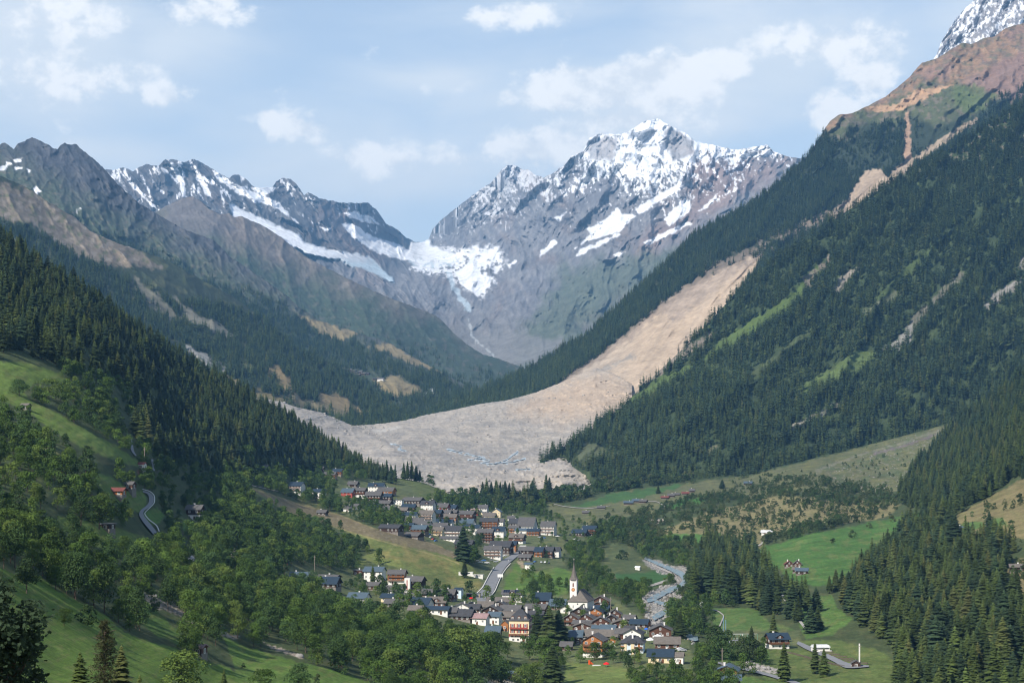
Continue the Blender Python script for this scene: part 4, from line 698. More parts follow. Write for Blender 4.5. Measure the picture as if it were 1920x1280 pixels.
# ---------------------------------------------------------------- boulders
def rock_proto(i, m):
    r = R_(500+i); V = []; n = 0
    bm_ = []
    t = (1+5**.5)/2; vs = [(-1,t,0),(1,t,0),(-1,-t,0),(1,-t,0),(0,-1,t),(0,1,t),(0,-1,-t),(0,1,-t),(t,0,-1),(t,0,1),(-t,0,-1),(-t,0,1)]
    fs = [(0,11,5),(0,5,1),(0,1,7),(0,7,10),(0,10,11),(1,5,9),(5,11,4),(11,10,2),(10,7,6),(7,1,8),(3,9,4),(3,4,2),(3,2,6),(3,6,8),(3,8,9),(4,9,5),(2,4,11),(6,2,10),(8,6,7),(9,8,1)]
    sc = r.uniform(.7, 1.2, 3); vs = [tuple(np.array(v)*.27*sc*r.uniform(.75, 1.25)) for v in vs]
    return bpy.data.objects.new('boulder_piece', mesh_np('boulder_piece', vs, fs, [m]))
M_ROCK = plain('river_stone', (.25, .24, .225), .9, 0, .2, .35, .4); M_ROCKT = plain('slide_stone', (.31, .285, .255), .95, 0, .1, .3, .2)
RK = [rock_proto(i, M_ROCK) for i in range(4)]; RKT = [rock_proto(10+i, M_ROCKT) for i in range(4)]
def scatter_rocks(name, sheet, dens, lo, hi, protos):
    p, u, v = sample(sheet, dens, rg); s = lo+(hi-lo)*rg.random(len(p))**4; o = scatter_obj(name, p, np.c_[s*rg.uniform(.8, 1.3, len(p)), s, s*.8], protos, rg); tag(o, kind='stuff'); print(name, len(p))
scatter_rocks('river_boulders', gr, lambda u, v: .09*pm(u, v, RIVER_BED, 3, 3, 9, 254)+.10*sum(pm(u, v, q, 4, 3, 9, 255) for q in ([(1395,1240),(1450,1250),(1480,1262),(1440,1264),(1395,1252)], [(268,1108),(320,1130),(345,1135),(400,1170),(440,1192),(400,1188),(330,1150)], [(495,1205),(560,1225),(570,1235),(520,1220)], [(1280,1190),(1310,1195),(1320,1212),(1295,1210)])), .7, 3.4, RK)
scatter_rocks('slide_boulders', db, lambda u, v: .0022*(v > 735)*sstep(fbm(u/20, v/8, 4, 330), -.1, .25), 1.5, 9, RKT)
scatter_rocks('slope_boulders', gr, lambda u, v: .005*pm(u, v, [(1530,880),(1620,850),(1790,793),(1770,810),(1720,860),(1690,925),(1640,925),(1560,915)], 20, 6, 14, 251), .6, 3.0, RK)
# ---------------------------------------------------------------- near trees
CONP = [([(-400,300),(0,400),(300,600),(735,885),(735,896),(700,905),(660,872),(600,882),(545,884),(470,896),(430,888),(400,895),(345,872),(300,858),(262,835),(245,790),(240,740),(215,712),(150,700),(130,690),(100,690),(50,672),(0,668),(-400,650)], .0150, 12.5),
        ([(1290,1062),(1310,1040),(1328,1022),(1345,990),(1368,972),(1390,978),(1400,1010),(1420,1050),(1440,1068),(1448,1090),(1462,1112),(1462,1150),(1440,1160),(1412,1140),(1360,1132),(1300,1128),(1288,1100)], .0145, 18.5),
        ([(1720,868),(1760,825),(1795,790),(1850,740),(1920,690),(2000,600),(2250,500),(2250,820),(1990,860),(1915,885),(1865,925),(1800,962),(1772,985),(1730,972),(1682,935),(1700,900)], .0140, 16),
        ([(1590,1105),(1608,1070),(1640,1055),(1672,1020),(1700,985),(1730,965),(1775,980),(1790,1010),(1850,1015),(1900,1030),(1896,1048),(1878,1090),(1905,1130),(1940,1130),(2250,1120),(2250,1420),(1690,1420),(1676,1260),(1690,1230),(1650,1200),(1610,1170),(1575,1140)], .0135, 16.5),
        ([(1480,1180),(1520,1188),(1530,1170),(1515,1130),(1490,1120),(1470,1140)], .007, 20),
        ([(870,918),(900,925),(960,935),(1005,932),(1015,942),(1000,952),(940,948),(885,935)], .008, 20), ([(1905,860),(2250,800),(2250,1000),(1985,1010),(1930,990)], .008, 15)]
BUSHP = [([(1150,960),(1240,945),(1330,925),(1420,905),(1500,888),(1560,900),(1640,905),(1690,935),(1660,955),(1560,945),(1500,930),(1400,945),(1300,975),(1240,990),(1180,985)], .026, 5),
         ([(1012,930),(1060,922),(1120,908),(1200,898),(1300,888),(1300,903),(1215,912),(1130,926),(1050,944),(1005,955),(960,955),(880,950),(850,938)], .03, 11), ([(1230,995),(1330,965),(1440,935),(1520,925),(1690,935),(1680,960),(1600,980),(1500,1000),(1400,1030),(1330,1025)], .013, 5), ([(1470,1000),(1560,978),(1640,965),(1640,972),(1560,990),(1480,1012),(1430,1028),(1430,1015)], .03, 7),
         ([(1100,985),(1160,975),(1210,985),(1230,1005),(1300,1020),(1290,1060),(1270,1050),(1220,1040),(1190,1030),(1160,1020),(1120,1010)], .016, 9), ([(1770,1000),(1860,935),(1920,905),(2100,850),(2100,1100),(1880,1100),(1800,1010)], .004, 5), ([(1400,895),(1500,868),(1520,900),(1420,925),(1300,935)], .0025, 4), ([(1290,1060),(1300,1120),(1290,1140),(1262,1120),(1286,1108)], .02, 7), ([(1330,1215),(1400,1215),(1440,1240),(1400,1245),(1330,1240)], .02, 8), ([(1540,870),(1700,840),(1720,860),(1690,925),(1560,910)], .0025, 3.5)]
NOBROAD = [[(1290,890),(1540,850),(1800,780),(2250,600),(2250,1100),(1900,1130),(1690,1290),(1690,1420),(1480,1420),(1480,1200),(1300,1060),(1250,1000),(1120,975),(1020,960),(1040,905)]]
def con_d(u, v): m = 0*u; return sum(pm(u, v, p, 5, 4, 16, 311)*q for p, q, h in CONP)*(1-meadow(u, v))*(1-pm(u, v, RIVER_BED, 4, 4, 9, 254))
def con_h(u, v):
    h = 0*u+15
    for p, q, hh in CONP: h = np.where(inside(u, v, p), hh, h)
    return h
def off_road(u, v):
    m = 0*u
    for l, k in (([(262,935),(282,950),(282,975),(296,1012),(300,1026)], 40), ([(267,924),(284,934),(276,954),(264,968),(292,1004),(296,1012)], 16), ([(348,1038),(368,1068)], 18), ([(244,815),(249,850),(262,862)], 9), ([(283,858),(291,880),(284,892)], 11), ([(1345,1243),(1440,1266),(1520,1292)], 12), ([(1456,1104),(1482,1142),(1516,1186)], 12), ([(1200,1105),(1262,1082),(1222,1057)], 10),
                 ([(347,975),(377,975)], 22), ([(418,1040),(444,1040)], 10), ([(540,1095),(630,1095)], 24), ([(545,925),(605,930)], 16), ([(475,882),(500,882)], 10), ([(190,992),(205,992)], 14), ([(600,896),(640,892)], 14), ([(652,1128),(690,1128)], 14), ([(515,1060),(535,1060)], 12)): m = np.maximum(m, lm(u, v, l, k, 2, 0))
    return 1-m
def brd_d(u, v):
    m = 1-meadow(u, v); m = m*(1-sum(pm(u, v, p, 4, 3, 14, 312) for p, q, h in CONP).clip(0, 1)); m = m*(1-sum(pm(u, v, p, 5, 4, 14, 313) for p in NOBROAD)); m = m*(1-pm(u, v, RIVER_BED, 6, 2, 9, 254))
    m = m*(1-pm(u, v, [(460,905),(560,940),(640,965),(700,990),(760,1000),(840,1028),(872,1050),(860,1060),(700,1005),(550,965),(470,925)], 3, 1, 9, 3))
    lowm = np.maximum.reduce([pm(u, v-26, MEADOW[k], 4, 2, 14, 230) for k in ('m1', 'm2', 'm3', 'm3b', 'm3c')]+[pm(u, v-13, MEADOW[k], 4, 2, 14, 230) for k in ('m1', 'm2', 'm3')]+[pm(u, v-14, MEADOW['m5'], 4, 2, 14, 230)]); m = m*(1-lowm*.92)
    m = m*(v < 1310)*(v > 690)*(1-pm(u, v, [(940,1235),(1040,1235),(1040,1400),(940,1400)], 6, 2, 9, 3)*.85)
    return (.0105+.0065*(u < 430))*m*off_road(u, v)
EXTRA_BRD = [([(940,1205),(1060,1215),(1150,1212),(1290,1218),(1290,1250),(1200,1252),(1060,1240),(935,1236)], .0035), ([(880,1120),(1060,1140),(1200,1165),(1160,1200),(1000,1190),(880,1165)], .0010), ([(640,1095),(860,1100),(880,1150),(660,1130)], .0022), ([(760,950),(950,955),(1000,1010),(900,1020),(780,1005)], .0016), ([(645,940),(700,945),(745,965),(775,985),(760,1000),(700,985),(650,965)], .012), ([(980,1075),(1040,1092),(1068,1100),(1062,1118),(1020,1108),(975,1095)], .006), ([(735,1115),(800,1120),(790,1150),(740,1150)], .004), ([(1010,1240),(1060,1232),(1200,1228),(1230,1245),(1180,1250),(1060,1238)], .002), ([(860,1022),(905,1020),(900,1035),(870,1040)], .008), ([(1185,1262),(1290,1268),(1315,1215),(1345,1215),(1345,1400),(1190,1400)], .009), ([(1000,1055),(1010,965),(1110,965),(1130,985),(1115,1015),(1065,1030),(1060,1060)], .0015)]
def extra_d(u, v): return sum(pm(u, v, p, 3, 2, 9, 314)*q for p, q in EXTRA_BRD)
def bush_d(u, v):
    gre = sum(pm(u, v, p, 4, 3, 12, 315) for p in ([(1232,1000),(1290,1002),(1350,1000),(1330,1020),(1240,1020)], MEADOW['m12'], [(1045,945),(1140,925),(1220,915),(1290,905),(1260,918),(1150,942)]))
    return sum(pm(u, v, p, 6, 5, 14, 316)*q for p, q, h in BUSHP)*np.clip(1-gre, 0, 1)*(.10+.90*sstep(fbm((u*.21+v*.977)/6.5, (u*.977-v*.21)/48, 4, 317), -.10, .08))+.0007*meadow(u, v)*(v > 1100)*(u < 700)
def bush_h(u, v):
    h = 0*u+3.5
    for p, q, hh in BUSHP: h = np.where(inside(u, v, p), hh, h)
    return h
def place_region(u, v, kind):
    reg = place_region0(u, v, kind); big = {'in the dense forest at the lower right': (1760, 1860, 1150, 1230), 'in the thicket between the left hillside meadows': (90, 190, 850, 950), 'in the front wood below the villages': (450, 600, 1120, 1190), 'in the broad wood left of the villages': (380, 520, 930, 1000), 'in the grove between the river and the green meadow': (1340, 1420, 1070, 1110), 'in the front wood beside the near village': (820, 900, 1195, 1205), 'beside the bottom left meadow': (120, 220, 1090, 1130)}
    big.update({'in the hedges of the dry terraces on the right': (1300, 1500, 960, 1000), 'on the open slope under the right forest': (1300, 1550, 890, 920), 'at the lower edge of the front wood': (500, 750, 1240, 1275)})
    if reg in big:
        a, b_, c, d = big[reg]; return reg+', '+('upper' if v < c else 'lower' if v > d else 'middle')+' '+('left' if u < a else 'right' if u > b_ else 'centre')
    return reg
def place_region0(u, v, kind):
    if kind == 'con':
        if u < 760: return 'on the left hillside forest' if v < 700 else 'in the lower part of the left hillside forest'
        if u < 1040: return 'in the row behind the far village, below the rockslide'
        if 1280 < u < 1560 and v < 1200: return 'in the grove between the river and the green meadow'
        if v < 990: return 'in the forest above the rocky slope on the right'
        return 'in the dense forest at the lower right'
    if kind == 'brd':
        if u < 300: return 'in the thicket between the left hillside meadows' if v < 1050 else 'beside the bottom left meadow'
        if v > 1215 and u < 1000: return 'at the lower edge of the front wood'
        if u < 760: return 'in the broad wood left of the villages' if v < 1060 else 'in the front wood below the villages'
        if u < 1000: return 'in the front wood beside the near village'
        if v > 1180: return 'in the wood below the last houses of the near village'
        return 'in the wood between the church and the river'
    if v > 1080: return 'on the lower meadow edges'
    if v < 940: return 'on the open slope under the right forest'
    return 'in the hedges of the dry terraces on the right'
def obj(name, me, parent=None, loc=None, rot=None, scl=None):
    o = bpy.data.objects.new(name, me); C.objects.link(o)
    if parent: o.parent = parent
    if loc is not None: o.location = loc
    if rot is not None: o.rotation_euler = rot
    if scl is not None: o.scale = scl
    return o
def tree(kind, p, s, rot, label, group, var):
    if kind == 'bush': o = obj('shrub', BUSH_HI[var % 3], None, p, (0, 0, rot), s); tag(o, label, 'shrub', group); return o
    cm, tm = (CON_HI if kind == 'con' else BRD_HI)[var % 5]; e = obj('spruce_tree' if kind == 'con' else 'broadleaf_tree', None, None, p, (0, 0, rot), s); e.empty_display_size = .1
    tag(e, label, 'conifer' if kind == 'con' else 'tree', group); obj('crown', cm, e); obj('trunk', tm, e); return e
LOOK = {'con': ['deep green spruce', 'slim dark spruce', 'broad bluish spruce', 'slender light green larch', 'light green larch'], 'brd': ['broad light green leafy tree', 'tall dark leafy tree', 'spreading green leafy tree', 'round green leafy tree', 'narrow dark leafy tree'], 'bush': ['rounded green shrub', 'dark green shrub', 'pale green shrub']}
def near_wood(kind, stuff, dens, hf, hsd, wide, protos, keep=300):
    p, u, v = sample(gr, dens, rg, -330, 2200); n = len(p); h = hf(u, v)*np.clip(rg.normal(1, hsd, n), .45, 1.5); k = wide*rg.uniform(.82, 1.2, n); s = np.c_[h*k, h*k, h]
    px = h*F/p[:, 1]; vis = (u > -8) & (u < 1928) & (v-px < 1275) & (p[:, 1] > 60); order = np.argsort(-px*vis); pick = order[:keep]; rest = np.ones(n, bool); rest[pick] = False
    for i in pick:
        var = int(rg.integers(0, 5)); look = LOOK[kind][var % len(LOOK[kind])]; reg = place_region(u[i], v[i], kind)
        tree(kind, p[i], s[i], rg.uniform(0, 6.28), f'{look} {reg}', f'{look}s {reg}', var)
    o = scatter_obj(stuff, p[rest], s[rest], protos, rg, patchy(u, v, rg)[rest] if kind == 'con' else None); tag(o, kind='stuff'); print(stuff, n)
near_wood('con', 'spruce_wood', con_d, con_h, .24, 1.55, CON_MID, 285)
near_wood('brd', 'leafy_wood', lambda u, v: brd_d(u, v)+extra_d(u, v), lambda u, v: 0*u+9.4-2.4*(extra_d(u, v) > .001)-2.8*((v < 1010) & (u < 420))-1.0*(u > 1040), .26, .95, BRD_LO, 275)
near_wood('bush', 'shrub_cover', bush_d, bush_h, .28, 1.0, BUSH_LO, 300)
def single(kind, u, v, hpx, label, var=0, wide=1.0, group=None, sheet=gr):
    p = sheet.pt(u, v); h = hpx*p.y/F; return tree(kind, p, (h*wide*1.15, h*wide*1.15, h), u*1.7, label, group, var)
for a in [('con',1007,1210,66,'tall dark spruce beside the cream hotel, leftmost of three',1,1.7),('con',1030,1214,80,'tallest dark spruce right of the cream hotel, middle of three',0,1.6),('con',1047,1212,70,'broad dark spruce left of the church, rightmost of three',2,1.8),
          ('con',868,1052,66,'big bluish spruce by the hillside crest in front of the far village',2,1.45),('con',871,1083,34,'dark round conifer above the concrete retaining walls',1,1.7),('con',699,1096,38,'slender spruce standing before the white house with blue roof',3,1.2),('con',718,1113,34,'dark columnar conifer right of the white house',1,1.2),
          ('con',1036,1284,80,'wide dark spruce at the bottom, left of the mown meadow',0,1.6),('con',1275,1196,52,'dark pointed spruce between the last houses and the river',0,1.6),('con',1318,1180,40,'bushy spruce in the rough meadow beside the football pitch',2,1.5),('con',1409,1219,46,'dark spruce left of the navy roofed farmhouse',0,1.5),
          ('con',1470,1276,72,'tall spruce in front of the navy roofed farmhouse',4,1.3),('con',1450,1206,60,'spruce behind the navy roofed farmhouse',1,1.3),('con',1520,1186,52,'tall spruce right of the curving gravel path, nearest the meadow',2,1.5),('con',1497,1165,50,'spruce right of the gravel path, further up',0,1.3),('con',1474,1106,40,'spruce directly below the barns on the green meadow',1,1.5),('con',1490,1148,46,'leftmost spruce of the clump right of the gravel path',2,1.5),('con',1503,1138,44,'spruce in the back of the clump right of the gravel path',0,1.5),('con',1514,1150,52,'tallest spruce of the clump right of the gravel path',1,1.5),('con',1530,1146,46,'rightmost spruce of the clump right of the gravel path',2,1.6),('con',1533,1180,44,'low wide spruce at the right end of the path clump',0,1.6),('con',1555,1112,34,'leftmost spruce of the group under the green meadow',3,1.5),('con',1567,1108,42,'second spruce of the group under the green meadow',0,1.5),('con',1579,1107,40,'third spruce of the group under the green meadow',1,1.5),('con',1591,1113,44,'rightmost spruce of the group under the green meadow',2,1.6),('con',1528,1262,58,'spruce below the campsite, left of the power pole',1,1.3),('con',1545,1268,54,'second spruce below the campsite',4,1.3),
          ('con',717,903,36,'left spruce of the tall group beside the rockslide',1,1.1),('con',725,903,42,'tallest spruce of the left group beside the rockslide',1,1.1),('con',733,906,36,'third spruce of the left group beside the rockslide',2,1.1),('con',741,908,38,'rightmost spruce of the left group beside the rockslide',1,.9),
          ('con',757,899,32,'leftmost spruce of the clump standing on the debris edge',0,1.1),('con',764,900,36,'second spruce of the clump standing on the debris edge',1,1.1),('con',772,901,38,'middle spruce of the clump standing on the debris edge',1,1.1),('con',780,901,30,'fourth spruce of the clump standing on the debris edge',2,1.2),('con',787,902,22,'shortest spruce of the clump standing on the debris edge',0,1.3),
          ('con',1024,936,48,'tall pine standing alone before the debris, taller of two',1,1.2),('con',1030,938,44,'pine close beside the tall lone pine before the debris',2,1.2),('con',1043,938,30,'short conifer right of the two lone pines',0,1.4),('con',1234,925,16,'small dark conifer on the green field by the barns',0,1.8),('con',1354,916,18,'round conifer on the pale slope',2,2.0),('con',1417,888,20,'dark conifer at the upper edge of the pale slope',0,1.5),
          ('con',1036,850,24,'conifer at the very nose of the wooded spur above the debris',0,1.3),
          ('brd',858,1262,88,'huge light green leafy tree before the hotel, left one',0,1.3),('brd',908,1262,78,'huge light green leafy tree before the hotel, right one',3,1.1),('brd',822,1262,66,'mid green leafy tree left of the two huge trees',2,1.2),('brd',186,992,66,'big yellowish green tree on the left hillside above the dark barn',0,1.15),('brd',152,985,52,'dark leafy tree left of the yellowish green tree',1,1.2),('brd',324,1052,58,'big round tree right of the mountain road',3,1.15),
          ('brd',50,1112,68,'tall leafy tree alone on the left meadow',4,1.0),('brd',18,1006,56,'leafy tree at the left picture edge',2,1.2),('brd',460,872,40,'round blue green tree among the spruces',3,1.2),('brd',200,745,40,'pale leafy tree before the left hillside forest',0,1.0),('brd',36,742,32,'dark round tree on the upper left meadow',1,1.4),('brd',90,748,40,'wide leafy tree on the upper left meadow',2,1.5),
          ('brd',130,890,44,'leafy tree on the left slope over the rough bank',1,1.2),('brd',340,1300,84,'round shrubby tree at the bottom, left one',0,1.35),('brd',560,1296,54,'dark round tree at the bottom beside the meadow',1,1.3),('brd',490,1300,48,'light round tree at the bottom edge',3,1.4),('brd',222,1166,46,'tree at the upper rim of the bottom left meadow',2,1.1),('brd',262,1182,46,'conical light tree on the meadow rim',4,1.0),('brd',120,1172,34,'small tree on the bottom left meadow rim',3,1.2),
          ('brd',1115,1238,36,'garden tree before the big chalet',3,1.2),('brd',1020,1238,46,'light green garden tree under the cream house',2,1.2),('brd',1262,1180,26,'young light green tree near the river path',0,1.1),('brd',752,1300,36,'leafy bush at the bottom of the front wood',2,1.6),('con',420,1292,40,'small conifer on the bottom meadow edge',3,1.2),('brd',1000,1120,32,'leafy tree below the road on the steep meadow',1,1.5),('brd',1030,1122,26,'leafy tree left of the church on the steep meadow',3,1.4),
          ('bush',1562,1020,12,'lone round shrub on the green meadow, lower one',0,1.0),('bush',1598,1008,15,'lone shrub on the green meadow, middle one',1,1.0),('bush',1630,990,11,'lone small shrub on the green meadow, upper one',2,1.0),('bush',1672,980,15,'round shrub at the top of the green meadow',0,1.0),('bush',1166,1078-30,18,'round shrub on the mound above the crop field',1,1.3)]:
    single(*a)
for i, (a, b, h) in enumerate([(905,928,26),(913,930,30),(921,930,28),(930,932,34),(938,932,30),(947,934,34),(955,934,30),(964,936,26),(975,938,22),(1003,938,18)]): single('con', a, b, h, f'{LOOK["con"][i % 3]} in the row behind the far village, below the rockslide', i % 3, 1.3, f'{LOOK["con"][i % 3]}s in the row behind the far village, below the rockslide')
# scraggly larch low on the left, and the leafy branch tree close to the viewer
def old_larch():
    p = gr.pt(196, 1330); h = 172*p.y/F; r = R_(71); e = obj('old_larch', None, None, p); tag(e, 'old ragged larch with a flat crooked top, bottom left', 'conifer')
    V = []; T = []
    for i in range(64):
        t = .10+.88*i/64; rr = .22*(1-t)**.55*r.uniform(.35, 1.2)+.02
        for j in range(5):
            a = r.uniform(0, 6.28); z = t+r.uniform(-.02, .02)
            for q in range(26):
                f = r.random()**.6; x, y = math.cos(a+r.uniform(-.35, .35))*rr*f, math.sin(a+r.uniform(-.35, .35))*rr*f; zz = z-.25*rr*f+r.uniform(-.014, .014); s = .009*r.uniform(.6, 1.5); b = len(V); dx, dy, dz = r.normal(size=3)*s; ex, ey, ez = r.normal(size=3)*s
                V += [(x, y, zz), (x+dx, y+dy, zz+dz), (x+ex, y+ey, zz+ez)]; T.append((b, b+1, b+2))
    lm_ = leaf_mat('old_larch_needles', (.055, .06, .024), .2, .2); obj('crown', mesh_np('crown', np.array(V)*h, T, [lm_]), e)
    V, T = trunk_geo(.016, .97, 7, [(z, z*37, .14, .03) for z in np.linspace(.2, .9, 26)]); obj('trunk', mesh_np('trunk', np.array(V)*h, T, [M_BARK]), e)
old_larch()
for a in [(150,1340,118,4),(228,1340,130,3),(262,1345,80,4)]: single('con', a[0], a[1], a[2], {150: 'dark brushy larch left of the old ragged larch', 228: 'dense dark larch right of the old ragged larch', 262: 'low dark larch, rightmost of the bottom left group'}[a[0]], a[3], 1.5)
def close_tree():
    e = obj('sycamore_tree', None, None, P(8, 1420, 62)); tag(e, 'dark broad leaved tree close to the viewer at the bottom left', 'tree'); r = R_(72); ml = leaf_mat('sycamore_leaf', (.024, .042, .020), .3, .2); V = []; T = []
    s = 62/F; tips = []
    for k in range(120):
        if k % 3 == 0: cu, cv, cr = 18+r.normal()*34, 1215+r.normal()*40, 22
        elif k % 3 == 1: cu, cv, cr = r.uniform(-70, 72), r.uniform(1130, 1300), 17
        else: cu, cv, cr = r.uniform(-60, 12), r.uniform(1082, 1180), 15
        if cu > 105-abs(cv-1205)*.45: cu -= 40
        tips.append((cu, cv)); dd = r.normal()*1.2
        for q in range(75):
            u = cu+r.normal()*cr*.5; v = cv+r.normal()*cr*.45; d = 62+dd+r.normal()*.7; x, y, z = P(u, v, d); c = Vector((x, y, z))-e.location; w_ = .085*r.uniform(.7, 1.3)
            n = (Vector(r.normal(size=3))*.6+Vector((.1, -.3, .8))).normalized(); a = n.orthogonal().normalized(); b_ = n.cross(a); t = r.uniform(0, 6.28); a, b_ = a*math.cos(t)+b_*math.sin(t), b_*math.cos(t)-a*math.sin(t); i0 = len(V)
            pts = [(0, -1), (.75, -.55), (.45, -.1), (1.0, .35), (.4, .4), (0, 1.1), (-.4, .4), (-1.0, .35), (-.45, -.1), (-.75, -.55)]
            V += [tuple(c+a*(px*w_)+b_*(py*w_)) for px, py in pts]; T += [(i0, i0+1, i0+2), (i0+2, i0+3, i0+4), (i0+4, i0+5, i0+6), (i0+6, i0+7, i0+8), (i0+8, i0+9, i0), (i0, i0+2, i0+4), (i0, i0+4, i0+6), (i0, i0+6, i0+8)]
    obj('crown', mesh_np('crown', V, T, [ml]), e); V, T = trunk_geo(.22, 4.6, 9); 
    for (cu, cv) in tips[::3]:
        x, y, z = P(cu, cv, 62); q = Vector((x, y, z))-e.location; b = len(V); base = Vector((0, 0, max(.5, q.z*.55))); 
        for c, rr in ((base, .05), (q, .015)):
            for k in range(4): V.append((c.x+rr*math.cos(k*1.57), c.y+rr*math.sin(k*1.57), c.z))
        T += [f for k in range(4) for f in ((b+k, b+(k+1) % 4, b+4+(k+1) % 4), (b+k, b+4+(k+1) % 4, b+4+k))]
    obj('trunk', mesh_np('trunk', V, T, [M_BARK]), e)
close_tree()
# ---------------------------------------------------------------- houses
def wood(name, col, amt=.25):
    m, N, L, B = mat(name); rgb = N.new('ShaderNodeRGB'); rgb.outputs[0].default_value = (*col, 1)
    tc = N.new('ShaderNodeTexCoord'); sp = N.new('ShaderNodeSeparateXYZ'); L.new(tc.outputs['Object'], sp.inputs[0])
    f = N.new('ShaderNodeMath'); f.operation = 'MULTIPLY'; f.inputs[1].default_value = 3.6; L.new(sp.outputs[2], f.inputs[0]); g = N.new('ShaderNodeMath'); g.operation = 'FRACT'; L.new(f.outputs[0], g.inputs[0])
    c = mul_col(N, L, rgb.outputs[0], mr(N, L, node_noise(N, L, .8, 6, .7), .3, .7, 1-amt, 1+amt)); c = mul_col(N, L, c, mr(N, L, g.outputs[0], 0, .2, .78, 1.0)); L.new(c, B.inputs['Base Color']); B.inputs['Roughness'].default_value = .85; B.inputs['Specular IOR Level'].default_value = .2; return m
def roofm(name, col, rough=.8, spec=.3, amt=.16, rows=3.2):
    m, N, L, B = mat(name); rgb = N.new('ShaderNodeRGB'); rgb.outputs[0].default_value = (*col, 1)
    tc = N.new('ShaderNodeTexCoord'); br_ = N.new('ShaderNodeTexBrick'); br_.inputs['Scale'].default_value = 1; br_.inputs['Brick Width'].default_value = .9; br_.inputs['Row Height'].default_value = .28; br_.inputs['Mortar Size'].default_value = .03
    br_.inputs['Color1'].default_value = (.92, .92, .92, 1); br_.inputs['Color2'].default_value = (1.1, 1.1, 1.1, 1); br_.inputs['Mortar'].default_value = (.6, .6, .6, 1)
    sp = N.new('ShaderNodeSeparateXYZ'); L.new(tc.outputs['Object'], sp.inputs[0]); ad = N.new('ShaderNodeMath'); ad.operation = 'ADD'; L.new(sp.outputs[0], ad.inputs[0]); L.new(sp.outputs[1], ad.inputs[1]); cb = N.new('ShaderNodeCombineXYZ'); L.new(ad.outputs[0], cb.inputs[0]); L.new(sp.outputs[2], cb.inputs[1]); L.new(cb.outputs[0], br_.inputs['Vector'])
    mx = N.new('ShaderNodeVectorMath'); mx.operation = 'MULTIPLY'; L.new(rgb.outputs[0], mx.inputs[0]); L.new(br_.outputs[0], mx.inputs[1])
    L.new(mul_col(N, L, mx.outputs[0], mr(N, L, node_noise(N, L, .5, 7, .7), .3, .7, 1-amt, 1+amt)), B.inputs['Base Color']); B.inputs['Roughness'].default_value = rough; B.inputs['Specular IOR Level'].default_value = spec; return m
ROOF = {'g': (roofm('grey_slate', (.105, .101, .10)), 'grey slate'), 'd': (roofm('dark_slate', (.055, .057, .064)), 'dark slate'), 'n': (roofm('navy_metal', (.022, .040, .062), .5, .5, .1), 'navy blue'), 'b': (roofm('blue_lit_metal', (.075, .11, .14), .5, .5, .1), 'blue lit metal'),  # pale blue roofs carry the bluish light on the metal in their base colour
        'w': (roofm('brown_grey_slate', (.145, .128, .112)), 'brownish grey'), 'r': (roofm('red_metal', (.17, .055, .045), .8), 'red'), 'm': (roofm('mauve_metal', (.30, .20, .20)), 'reddish grey'), 'k': (roofm('flat_dark', (.10, .10, .11)), 'flat dark'), 'W': (roofm('white_roof', (.72, .74, .76)), 'white')}
WALL = {'D': (wood('dark_timber', (.050, .030, .022)), 'dark timber'), 'R': (wood('brown_timber', (.095, .046, .030)), 'brown timber'), 'O': (wood('orange_timber', (.33, .135, .05)), 'orange timber'), 'W': (plain('white_plaster', (.70, .68, .64), .9, 0, .2, .06, .5), 'white'), 'C': (plain('cream_plaster', (.66, .55, .36), .9, 0, .2, .06, .5), 'cream'), 'P': (wood('red_boarding', (.33, .07, .055)), 'red boarded'), 'B': (plain('pale_blue_plaster', (.55, .66, .72), .9, 0, .2, .05, .5), 'pale blue')}
M_GLASS = plain('window_glass', (.03, .04, .05), .12, 0, .6); M_FRAME = plain('window_frame_paint', (.78, .77, .74), .6); M_RAIL = wood('balcony_timber', (.14, .065, .035)); M_CHIM = plain('chimney_render', (.62, .60, .57), .9, 0, .2, .1, 1); M_SHUT = plain('red_shutter', (.28, .03, .03), .7); M_SOLAR = plain('solar_glass', (.008, .012, .03), .15, 0, .6); M_STONE = plain('rubble_stone', (.20, .18, .16), .95, 0, .2, .2, 1)
def box(b, x0, x1, y0, y1, z0, z1):
    i = len(b[0]); b[0].extend([(x0,y0,z0),(x1,y0,z0),(x1,y1,z0),(x0,y1,z0),(x0,y0,z1),(x1,y0,z1),(x1,y1,z1),(x0,y1,z1)])
    b[1].extend([tuple(i+k for k in f) for f in ((0,3,2,1),(4,5,6,7),(0,1,5,4),(1,2,6,5),(2,3,7,6),(3,0,4,7))])
def mk(name, b, m, parent, **k):
    me = bpy.data.meshes.new(name); me.from_pydata(b[0], [], b[1])
    for x in (m if isinstance(m, (list, tuple)) else [m]): me.materials.append(x)
    return obj(name, me, parent, **k)
def win_mesh(w_, h, shut=None):
    b = ([], []); t = .12; box(b, -w_/2, w_/2, -.06, .1, 0, t); box(b, -w_/2, w_/2, -.06, .1, h-t, h); box(b, -w_/2, -w_/2+t, -.058, .1, t, h-t); box(b, w_/2-t, w_/2, -.058, .1, t, h-t); box(b, -.05, .05, -.05, .1, t, h-t)
    n = len(b[1]); box(b, -w_/2+t, w_/2-t, .0, .09, t, h-t); n2 = len(b[1])
    if shut: box(b, -w_/2-.62, -w_/2-.06, -.10, .0, 0, h); box(b, w_/2+.06, w_/2+.62, -.10, .0, 0, h)
    me = bpy.data.meshes.new('window'); me.from_pydata(b[0], [], b[1]); me.materials.append(M_FRAME); me.materials.append(M_GLASS); me.materials.append(shut or M_FRAME)
    for i, p in enumerate(me.polygons): p.material_index = 0 if i < n else (1 if i < n2 else 2)
    return me
WIN = win_mesh(1.25, 1.35); WINS = win_mesh(1.0, 1.3); WINR = win_mesh(1.1, 1.7, M_SHUT); WINT = win_mesh(.8, 2.0)
